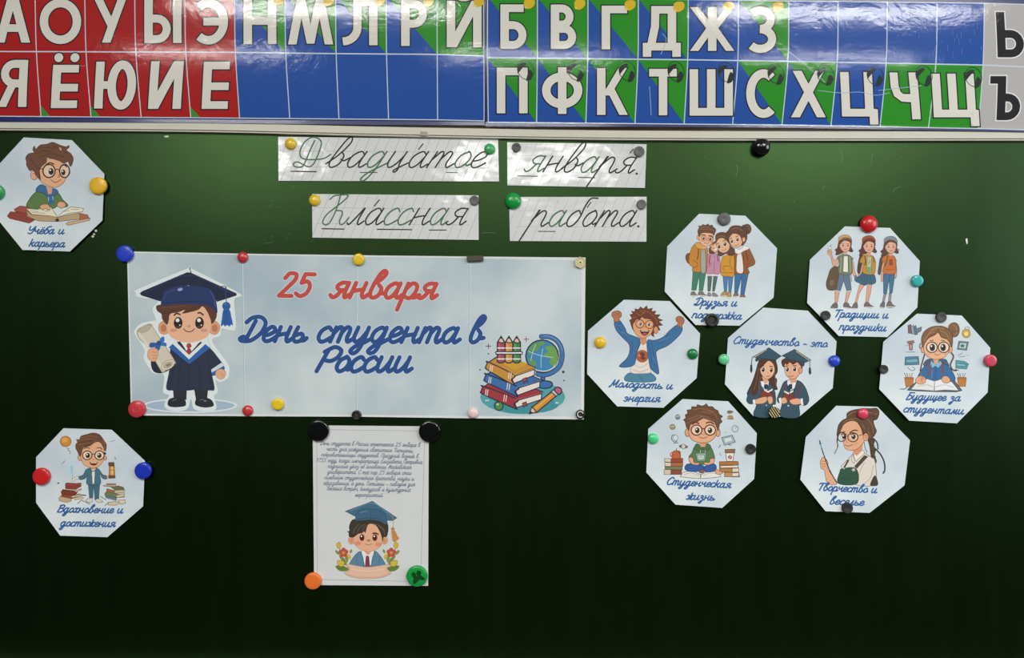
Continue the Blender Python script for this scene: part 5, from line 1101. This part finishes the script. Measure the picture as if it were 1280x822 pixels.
H['future'] = cards('octagonal card of a girl with glasses and a bun over an open book, captioned Будущее за студентами',
    [(298, 63), (595, 75), (785, 290), (767, 585), (563, 790), (247, 772), (48, 563), (75, 250)], (1090, 380, 5.306), art_future,
    [('Будущее за', 1132, 1201.5, 500, 502), ('студентами', 1129, 1205.5, 515.6, 518.4)])
H['life'] = cards('octagonal card of a cross-legged boy in round glasses, captioned Студенческая жизнь',
    [(282, 45), (585, 60), (775, 272), (757, 575), (545, 767), (235, 745), (42, 532), (55, 243)], (800, 490, 5.306), art_life,
    [('Студенческая', 833.5, 914.5, 606, 610.5), ('жизнь', 857, 894, 624.8, 626)])
H['creative'] = cards('octagonal card of a girl in a green apron holding a brush, captioned Творчество и веселье',
    [(293, 63), (567, 70), (783, 292), (747, 590), (515, 773), (222, 762), (55, 552), (92, 270)], (990, 495, 5.306), art_creative,
    [('Творчество и', 1023.5, 1097, 613.4, 616.8), ('веселье', 1037, 1081, 630.6, 632.4)])

# the long banner: four sheets joined edge to edge
root = empty('student_day_banner', W(445, 419, 0), 'long pale blue banner with a cartoon graduate and the words 25 января День студента в России', 'banner')
hb = H['banner'] = plane(315, .0026, .0007)
TOPX, TOPY = [158.7, 303, 446.5, 588, 732], [314, 316.8, 318.8, 320.4, 321.7]
BOTX, BOTY = [163.8, 306, 446.5, 587, 729.8], [519, 520, 520.6, 522.6, 524]
for k in range(4):
    a, b = (TOPX[k], TOPY[k]), (TOPX[k + 1], TOPY[k + 1]); c, d = (BOTX[k + 1], BOTY[k + 1]), (BOTX[k], BOTY[k])
    sheet_from('sheet', root, [a, b, c, d], hb, WHITE)
P_ = [(160.6, 316), (303, 318.6), (446.5, 320.8), (588, 322.6), (727.2, 325.5), (726.3, 520.2), (587, 519.8), (446.5, 518), (306, 517.4), (165.4, 516.6)]
I = Ink(); I.poly('#b4c4cf', P_)
o = I.build('printed_background', root, hb, WASH)
for q in ((303.2, 317, 306.3, 520), (446.6, 319, 446.4, 520.4), (588, 321, 587, 522.5)):
    I = Ink(); I.layer = 3; x0, y0, x1, y1 = q
    I.p('#8fa1a9', (x0 - .9, y0, x0 - .2, y0, x1 - .2, y1, x1 - .9, y1)); I.p('#ced7da', (x0 - .4, y0, x0 + .5, y0, x1 + .5, y1, x1 - .4, y1))
    I.build('joint_seam', root, hb)
I = Ink(); I.layer = 5; art_banner_boy(I); I.build('graduate_illustration', root, hb)
I = Ink(); I.layer = 5; art_banner_books(I); I.build('books_and_globe_illustration', root, hb)
for s, x0, x1, y0, y1, xh, col, hal in (
        ('25', 346, 396, 372, 373, 17, '#bb4a41', '#c9d6de'), ('января', 410.3, 549, 374, 375.4, 18.3, '#bb4a41', '#c9d6de'),
        ('День', 297.2, 386, 428.6, 429.4, 18, '#264b86', '#c3d3e2'), ('студента', 395.5, 577.5, 429.4, 430.6, 18, '#264b86', '#c3d3e2'),
        ('в', 585.5, 609, 430.4, 430.8, 18, '#264b86', '#c3d3e2'), ('России', 393, 517.5, 466.4, 467, 18, '#264b86', '#c3d3e2')):
    T = Ink(); T.layer = 5 if s != 'России' else 120
    text(T, s, x0, x1, y0, y1, xh, 5.3, col, halo=hal, slant=.25, n=6)
    T.build('date_word' if col == '#bb4a41' else 'title_word', root, hb)

# the small notice
root = empty('notice_sheet', W(463, 632, 0), 'white notice of ten script lines above a boy in a graduate cap with flowers', 'notice')
hn = H['notice'] = plane(531, .0022, .0007)
sheet_from('sheet', root, [(390.8, 531.3), (536, 532.6), (535.2, 731.9), (392.6, 730.9)], hn, NOTE)
I = Ink(); I.ribbon('#9da3a6', .6, [(396, 536.6), (531, 538.4), (525.8, 726.6), (396.5, 724)], True)
I.build('printed_border', root, hn)
I = Ink(); art_notice(I); I.build('illustration', root, hn)
T = Ink()
LINES = [('День студента в России отмечается 25 января в', 148, 1090, 195, 214), ('честь дня рождения святителя Татианы,', 210, 1018, 248, 266), ('покровительницы студентов. Праздник возник в', 158, 1073, 301, 318),
         ('1755 году, когда императрица Елизавета Петровна', 118, 1110, 354, 372), ('подписала указ об основании Московского', 218, 1005, 410, 420), ('университета. С тех пор 25 января стал', 213, 1003, 462, 474),
         ('символом студенческого братства, науки и', 190, 1030, 514, 528), ('образования, а день Татьяны – поводом для', 180, 1038, 567, 580), ('весёлых встреч, конкурсов и культурных', 215, 1000, 617, 632), ('мероприятий.', 472, 738, 677, 681)]
for s, x0, x1, y0, y1 in LINES:
    text(T, s, 380 + x0 / 7.47, 380 + x1 / 7.47, 530 + y0 / 7.47, 530 + y1 / 7.47, 3.0, .56, '#3c5674', n=3)
T.build('script_text', root, hn)

# four ruled strips with copybook handwriting
BLACK, GREEN = '#2a2a27', '#456b4a'
def strip(key, label, pts, frame, rules, draw):
    ox, oy, sc = frame
    q = [(ox + x / sc, oy + y / sc) for x, y in pts]
    cx, cy = sum(p[0] for p in q) / 4, sum(p[1] for p in q) / 4
    root = empty('handwritten_strip', W(cx, cy, 0), label, 'paper strip', 'ruled handwriting strips under the rail')
    hs = H[key] = plane(min(p[1] for p in q), .0016, .002)
    sheet_from('sheet', root, q, hs, STRIP)
    I = Ink(n=6).frame(ox, oy, sc)
    (x0, x1, step, lean), hl = rules
    (ax, ay), (bx, by), (cx_, cy_), (dx, dy) = pts
    x = x0
    top = lambda x: ay + (by - ay) * (x - ax) / (bx - ax) + 3
    bot = lambda x: dy + (cy_ - dy) * (x - dx) / (cx_ - dx) - 3
    while x < x1:                       # slanted guide lines, cut off at the paper's edges
        p0, p1 = [x, top(x)], [x - lean, bot(x - lean)]
        for a, b in ((p0, p1), (p1, p0)):
            lo, hi = min(ax, dx) + 4, max(bx, cx_) - 6
            if a[0] < lo: t = (lo - a[0]) / (b[0] - a[0]); a[1] += (b[1] - a[1]) * t; a[0] = lo
            if a[0] > hi: t = (hi - a[0]) / (b[0] - a[0]); a[1] += (b[1] - a[1]) * t; a[0] = hi
        if max(ax, dx) - lean * .5 < x - lean / 2 < bx: I.l('#9a9e9f', 1.9, [tuple(p0), tuple(p1)])
        x += step
    for y0, y1, xa, xb in hl: I.l('#a5a9aa', 1.8, [(xa, y0), (xb, y1)])
    I.build('ruled_line', root, hs)
    T = Ink(n=6); T.layer = 40; T.frame(ox, oy, sc); draw(T, ox, oy, sc)
    T.build('handwriting', root, hs)
def hand(T, fr, s, x0, x1, y0, y1, xh, greens):
    ox, oy, sc = fr
    cols = [GREEN if i in greens else BLACK for i in range(len(s))]
    text(T, s, ox + x0 / sc, ox + x1 / sc, oy + y0 / sc, oy + y1 / sc, xh / sc, 1.85, BLACK, slant=.4, font=GP, colors=cols, n=6)
    T.frame(ox, oy, sc)
def d1(T, ox, oy, sc):
    T.s(GREEN, 7, "262,64 240,110 205,190 180,202 155,196 155,180 178,176 205,190 235,199 262,175 292,100 294,68 272,50 240,50 205,78 185,125 198,156 250,163 310,156 345,135")
    hand(T, (ox, oy, sc), 'вадцатое', 316, 1154, 206, 208, 82, (2, 6))
    T.s(BLACK, 6, "798,110 820,82"); T.l(BLACK, 6, "140,223 270,225"); T.l(BLACK, 4, "497,229 584,229"); T.l(BLACK, 4, "940,229 997,230")
strip('s1', 'white ruled strip with the handwritten word Двадцатое just under the rail', [(73, 45), (1208, 55), (1213, 275), (75, 272)], (330, 160, 4.129),
      ((130, 1330, 52, 95), [(118, 125, 118, 1140), (200, 205, 118, 1160)]), d1)
def d2(T, ox, oy, sc):
    T.s(GREEN, 7, "340,368 362,350 385,346 430,342"); T.s(GREEN, 7, "395,348 380,400 360,450 335,492 312,498 303,482 325,445 375,405 415,372 434,350 426,344"); T.s(GREEN, 7, "372,425 400,428 404,445 390,480 395,498 412,492 438,462")
    hand(T, (ox, oy, sc), 'лассная', 425, 1058, 502, 503, 85, (2, 3, 5))
    T.s(BLACK, 6, "570,402 595,370"); T.l(BLACK, 6, "300,519 413,521"); T.l(BLACK, 6, "584,522 762,524"); T.l(BLACK, 5, "852,526 940,526")
strip('s2', 'white ruled strip with the handwritten word Классная', [(248, 340), (1107, 347), (1108, 577), (250, 565)], (330, 160, 4.129),
      ((290, 1230, 50, 95), [(410, 418, 270, 1060), (492, 500, 270, 1060)]), d2)
def d3(T, ox, oy, sc):
    hand(T, (ox, oy, sc), 'января', 188, 968, 302, 314, 108, (0, 3))
    T.s(BLACK, 7, "918,172 940,145"); T.e(BLACK, 964, 312, 8, 8); T.l(BLACK, 6, "150,327 284,330"); T.l(BLACK, 7, "562,338 676,340")
strip('s3', 'white ruled strip with the handwritten word января', [(77, 97), (1032, 110), (1020, 410), (78, 392)], (620, 160, 5.48),
      ((150, 1180, 66, 125), [(187, 205, 130, 1010), (292, 315, 130, 1010)]), d3)
def d4(T, ox, oy, sc):
    hand(T, (ox, oy, sc), 'работа', 148, 970, 678, 678, 108, (1,))
    T.s(BLACK, 7, "625,543 650,508"); T.e(BLACK, 975, 673, 8, 8); T.l(BLACK, 6, "290,707 405,708")
strip('s4', 'white ruled strip with the handwritten word работа', [(90, 472), (1032, 470), (1030, 778), (95, 773)], (620, 160, 5.48),
      ((170, 1180, 66, 125), [(565, 565, 130, 1010), (675, 678, 130, 1010)]), d4)

# ------------------------------------------------------------ magnets
MATS = {}
def pm(color, rough=.28, coat=.35):
    if color in ('#070808', '#080909'): rough, coat = .1, .6
    k = (color, rough)
    if k not in MATS: MATS[k] = plain('plastic_' + color[1:], [min(.9, x * 1.4) for x in lin(color)], rough=rough, spec=.5, coat=coat, bscale=60)
    return MATS[k]
def lathe(name, prof, mat, root, at, seg=40, flat=False, rot=0, base=True):
    bm = bmesh.new(); rings = []
    for r, h in prof:
        if r < 1e-7: rings.append([bm.verts.new((at.x, at.y - h, at.z))])
        else: rings.append([bm.verts.new((at.x + r * math.cos(2 * math.pi * k / seg + rot), at.y - h, at.z + r * math.sin(2 * math.pi * k / seg + rot))) for k in range(seg)])
    for a, b in zip(rings, rings[1:]):
        for k in range(seg):
            j = (k + 1) % seg
            q = [a[k % len(a)], a[j % len(a)], b[j % len(b)], b[k % len(b)]]
            u = []
            for v in q:
                if v not in u: u.append(v)
            if len(u) > 2: bm.faces.new(u)
    if base and len(rings[0]) > 1: bm.faces.new(rings[0])
    bmesh.ops.recalc_face_normals(bm, faces=bm.faces[:])
    me = bpy.data.meshes.new(name); bm.to_mesh(me); bm.free()
    o = link(name, me, mat, root)
    if not flat:
        for p in me.polygons: p.use_smooth = True
        try: me.set_sharp_from_angle(angle=math.radians(50))
        except Exception: pass
    return o
GRP = 'magnets on the chalkboard'
def magnet(px, py, r, kind, color, label, on=None):
    h = (H[on](px, py) if on else 0) + .00045
    R = r * S * (D - h - .004) / D
    loc = W(px, py, h + .003); loc.y = -h
    cat, z = 'magnet', Vector((0, 0, 0))
    col = pm(color)
    if kind in ('cap', 'dome', 'ball', 'clover'):
        Hh = {'cap': min(.0075, R * .62), 'dome': R * .72, 'ball': R * 1.15, 'clover': .0075}[kind]
        if kind in ('cap', 'clover'):
            pr = [(R * .97, 0), (R, Hh * .12), (R, Hh * .55), (R * .975, Hh * .74), (R * .92, Hh * .87), (R * .84, Hh * .945), (R * .6, Hh * .985), (R * .3, Hh), (0, Hh)]
        elif kind == 'dome':
            pr = [(R * .95, 0), (R, Hh * .15)] + [(R * math.cos(a), Hh * (.25 + .75 * math.sin(a))) for a in [math.pi / 2 * k / 8 for k in range(8)]] + [(0, Hh)]
        else:
            pr = [(R * .82, 0), (R * .86, Hh * .15)] + [(R * math.cos(a), Hh * (.42 + .58 * math.sin(a))) for a in [-.5 + (math.pi / 2 + .5) * k / 10 for k in range(10)]] + [(0, Hh)]
        if kind == 'ball': col = pm(color, .12, .6)
        if kind == 'clover':
            root = empty('round_magnet', loc, label, cat, GRP)
            lathe('cap', pr, col, root, z)
            I = Ink(0, 0, 1)
            x, y = px, py
            for q in ([(-7, -2), (-4, -5), (-1, -1), (-4, 3)], [(-1, 0), (3, 3), (1, 7), (-4, 10), (-5, 5)], [(1, -7), (5, -5), (4, 0), (1, 1), (-1, -3)], [(1, 0), (5, -1), (10, 4), (4, 5)]):
                I.f('#0c3a14', [(x + a, y + b) for a, b in q])
            I.build('leaf_emblem', root, lambda a, b: h + Hh + .0001, pm('#0c3a14', .35))
        else:
            o = lathe('round_magnet', pr, col, None, z); o.location = loc; tag(o, label, cat, GRP)
    elif kind == 'disc':
        Hh = .0045
        pr = [(R, 0), (R, Hh * .8), (R * .93, Hh), (R * .3, Hh), (R * .2, Hh * .9), (0, Hh * .9)]
        o = lathe('ferrite_magnet', pr, pm(color, .55, .05), None, z); o.location = loc; tag(o, label, cat, GRP)
    elif kind in ('ring', 'cring'):
        Hh = .006
        root = empty('ring_magnet', loc, label, cat, GRP)
        lathe('ring', [(R, 0), (R, Hh * .7), (R * .9, Hh * .95), (R * .78, Hh), (R * .62, Hh * .93), (R * .54, Hh * .6), (R * .52, Hh * .25)], pm(color, .4, .2), root, z)
        lathe('core', [(R * .515, Hh * .1), (R * .515, Hh * .42), (R * .1, Hh * .45), (0, Hh * .45)], pm('#2b2622', .6, 0), root, z)
        if kind == 'cring':
            bmv = [(R * .62 * math.cos(math.radians(a)), R * .62 * math.sin(math.radians(a))) for a in range(20, 301, 20)]
            I = Ink(); 
            I.ribbon('#c9cbc6', 1.1, [(px + a / S, py - b / S) for a, b in bmv])
            I.build('metal_clip', root, lambda a, b: h + Hh * 1.02, pm('#c9cbc6', .3))
    elif kind == 'emboss':
        Hh = .0065
        root = empty('round_magnet', loc, label, cat, GRP)
        lathe('cap', [(R, 0), (R, Hh * .7), (R * .96, Hh * .9), (R * .9, Hh), (R * .3, Hh), (0, Hh)], col, root, z)
        q = [(R * (.38 + .06 * math.cos(a)), Hh + R * .05 * math.sin(a)) for a in [math.pi * k / 6 for k in range(7)]]
        lathe('embossed_ring', q, pm('#b8434a', .3), root, z, base=False)
    elif kind == 'stripe':
        Hh = .005
        root = empty('striped_magnet', loc, label, cat, GRP)
        lathe('cap', [(R, 0), (R, Hh * .85), (R * .95, Hh), (0, Hh)], pm('#17150f', .35), root, z)
        I = Ink()
        for k in range(-2, 3):
            d = k * 2.7; L = math.sqrt(max(.1, (r * .97) ** 2 - d * d)); ux, uy = .55, .83
            nx, ny = .83, -.55
            I.p('#c6b27c', [(px + nx * (d + e) + ux * s_ * L, py + ny * (d + e) + uy * s_ * L) for e, s_ in ((-.55, -1), (.55, -1), (.55, 1), (-.55, 1))])
        I.build('yellow_stripes', root, lambda a, b: h + Hh + .00005)
    elif kind == 'hex':
        root = empty('hexagonal_magnet', loc, label, cat, GRP)
        Hh = .005; rt = math.radians(35)
        lathe('body', [(R, 0), (R, Hh), (R * .86, Hh), (R * .82, Hh * .86), (0, Hh * .86)], pm(color, .45, .1), root, z, 6, True, rt)
        lathe('centre_stud', [(R * .36, Hh * .86), (R * .33, Hh * 1.1), (R * .17, Hh * 1.1), (R * .15, Hh * .9), (0, Hh * .9)], pm('#d9c8a0', .4), root, z)
        lathe('stud_hole', [(R * .15, Hh * .905), (0, Hh * .91)], pm('#4a3612', .6), root, z)
    elif kind == 'bar':
        me = box_mesh('bar_magnet', (-10.3 * S, -.006, -3.5 * S), (10.3 * S, 0, 3.5 * S), .0011)
        o = link('bar_magnet', me, pm(color, .45, .1)); o.location = loc; o.rotation_euler = (0, math.radians(-2.5), 0); tag(o, label, cat, GRP)
YEL, RD, GN, BL, DK, BK = '#cfa21a', '#a8252a', '#0b8a3f', '#1f38b0', '#3c3c3b', '#141516'
for a in [
 (123, 232, 10.8, 'cap', '#d9a51c', 'yellow magnet on the edge of the Учёба и карьера card', 'study'),
 (-4, 240, 9.5, 'cap', '#1a8a4a', 'green magnet cut off by the edge of the picture, on the Учёба и карьера card', 'study'),
 (363, 179.3, 7.2, 'dome', '#cfae2a', 'small yellow magnet on the Двадцатое strip', 's1'),
 (612, 186, 7, 'dome', '#3c9a56', 'small green magnet on the Двадцатое strip', 's1'),
 (645.5, 184, 5.6, 'disc', '#474747', 'small dark disc magnet before the first letter of the января strip', 's3'),
 (799, 189.2, 6.5, 'disc', '#575655', 'dark grey disc magnet over the last letter of the января strip', 's3'),
 (393, 250, 7.2, 'dome', '#cfae2a', 'small yellow magnet on the Классная strip', 's2'),
 (593, 250.3, 6, 'disc', '#525251', 'dark grey disc magnet on the Классная strip', 's2'),
 (641.3, 250.8, 10.4, 'dome', '#0c8a3c', 'large shiny green magnet on the работа strip', 's4'),
 (802, 255.3, 6, 'disc', '#5a5958', 'dark grey disc magnet on the работа strip', 's4'),
 (951, 184.3, 11, 'ball', '#0d0f0e', 'shiny black ball-shaped magnet alone just under the rail', None),
 (156.3, 317, 10.6, 'cap', BL, 'blue magnet at the upper corner of the banner beside the graduate cap', 'banner'),
 (303, 321.3, 6.8, 'dome', '#b03036', 'small red magnet at the top of the first banner joint', 'banner'),
 (448.3, 324, 7.4, 'cap', '#cfb01e', 'yellow magnet at the top of the banner above the red date', 'banner'),
 (593.8, 323, 10, 'bar', '#3b372c', 'black bar magnet at the top edge of the banner', 'banner'),
 (725.3, 328, 7.4, 'hex', '#b9ae88', 'cream hexagonal magnet at the upper corner of the banner', 'banner'),
 (171.3, 511, 10.6, 'emboss', '#b5333c', 'crimson magnet with a raised ring at the lower corner of the banner', 'banner'),
 (309.3, 513, 6.8, 'dome', '#b03036', 'small red magnet at the bottom edge of the banner', 'banner'),
 (347.2, 505, 7.4, 'cap', '#d2b31c', 'yellow magnet near the bottom of the banner under the blue title', 'banner'),
 (445.6, 518.6, 6, 'ring', '#1b1b1b', 'small black ring magnet at the bottom edge of the banner', 'banner'),
 (591.2, 516, 6.8, 'dome', '#d6bab8', 'pale pink magnet at the bottom edge of the banner beside the printed books', 'banner'),
 (725.5, 517.6, 5.8, 'cring', '#1a1a1a', 'black ring magnet with a metal clip at the lower corner of the banner', 'banner'),
 (52, 595, 10.8, 'cap', '#b81f22', 'red magnet on the Вдохновение и достижения card', 'inspire'),
 (179.2, 588, 10.6, 'cap', '#1b2fa6', 'blue magnet on the Вдохновение и достижения card', 'inspire'),
 (398, 537.8, 13.6, 'cap', '#070808', 'large black magnet on the notice, over the start of its text', 'notice'),
 (537, 539, 13.6, 'cap', '#080909', 'large black magnet on the notice, past the end of its first line', 'notice'),
 (391.3, 725.6, 10.6, 'cap', '#d8682a', 'orange magnet at the lower corner of the notice', 'notice'),
 (521.3, 719.6, 13.2, 'clover', '#0a8a38', 'large green magnet with a dark leaf emblem on the notice', 'notice'),
 (750.3, 427.8, 7.3, 'dome', '#d8ac22', 'yellow magnet on the Молодость и энергия card', 'youth'),
 (866, 442.2, 6.7, 'dome', '#0d6b35', 'dark green magnet on the Молодость и энергия card', 'youth'),
 (905, 449, 6.8, 'dome', '#5bb884', 'mint green magnet on the Студенчество - это card', 'title'),
 (1043.2, 451, 7.3, 'dome', '#2340b4', 'blue magnet on the Студенчество - это card', 'title'),
 (968, 515.2, 7, 'stripe', '#17150f', 'black and yellow striped magnet between the two graduates', 'title'),
 (905.2, 273.5, 8, 'disc', '#555453', 'dark grey magnet at the top of the Друзья и поддержка card', 'friends'),
 (890, 400, 8.6, 'ring', '#212222', 'black ring magnet covering part of the word поддержка', 'friends'),
 (1086, 279.8, 10.9, 'dome', '#b41a1e', 'large red magnet at the top of the Традиции и праздники card', 'traditions'),
 (1146.5, 350.8, 7.4, 'cap', '#2c9c98', 'teal magnet on the Традиции и праздники card', 'traditions'),
 (1032.3, 394, 5.9, 'disc', '#2b2b2b', 'black disc magnet before the caption of the Традиции и праздники card', 'traditions'),
 (1176.7, 396.3, 6.6, 'disc', '#3a3a38', 'dark grey disc magnet at the top of the Будущее за студентами card', 'future'),
 (1237.8, 450.5, 7.7, 'cap', '#b83f50', 'rose red magnet on the Будущее за студентами card', 'future'),
 (1104.8, 461.3, 5.5, 'disc', '#282827', 'small black disc magnet on the edge of the Будущее за студентами card', 'future'),
 (938.4, 561, 6.4, 'disc', '#1c1c1c', 'black disc magnet on the Студенческая жизнь card', 'life'),
 (816.5, 548, 6.7, 'dome', '#3fbf7c', 'light green magnet on the Студенческая жизнь card', 'life'),
 (1079, 517, 6.9, 'dome', '#c43a52', 'pink magnet over the hair of the girl holding a brush', 'creative'),
 (1059.3, 634.8, 6.8, 'disc', '#242524', 'black disc magnet covering part of the word веселье', 'creative'),
]: magnet(*a)
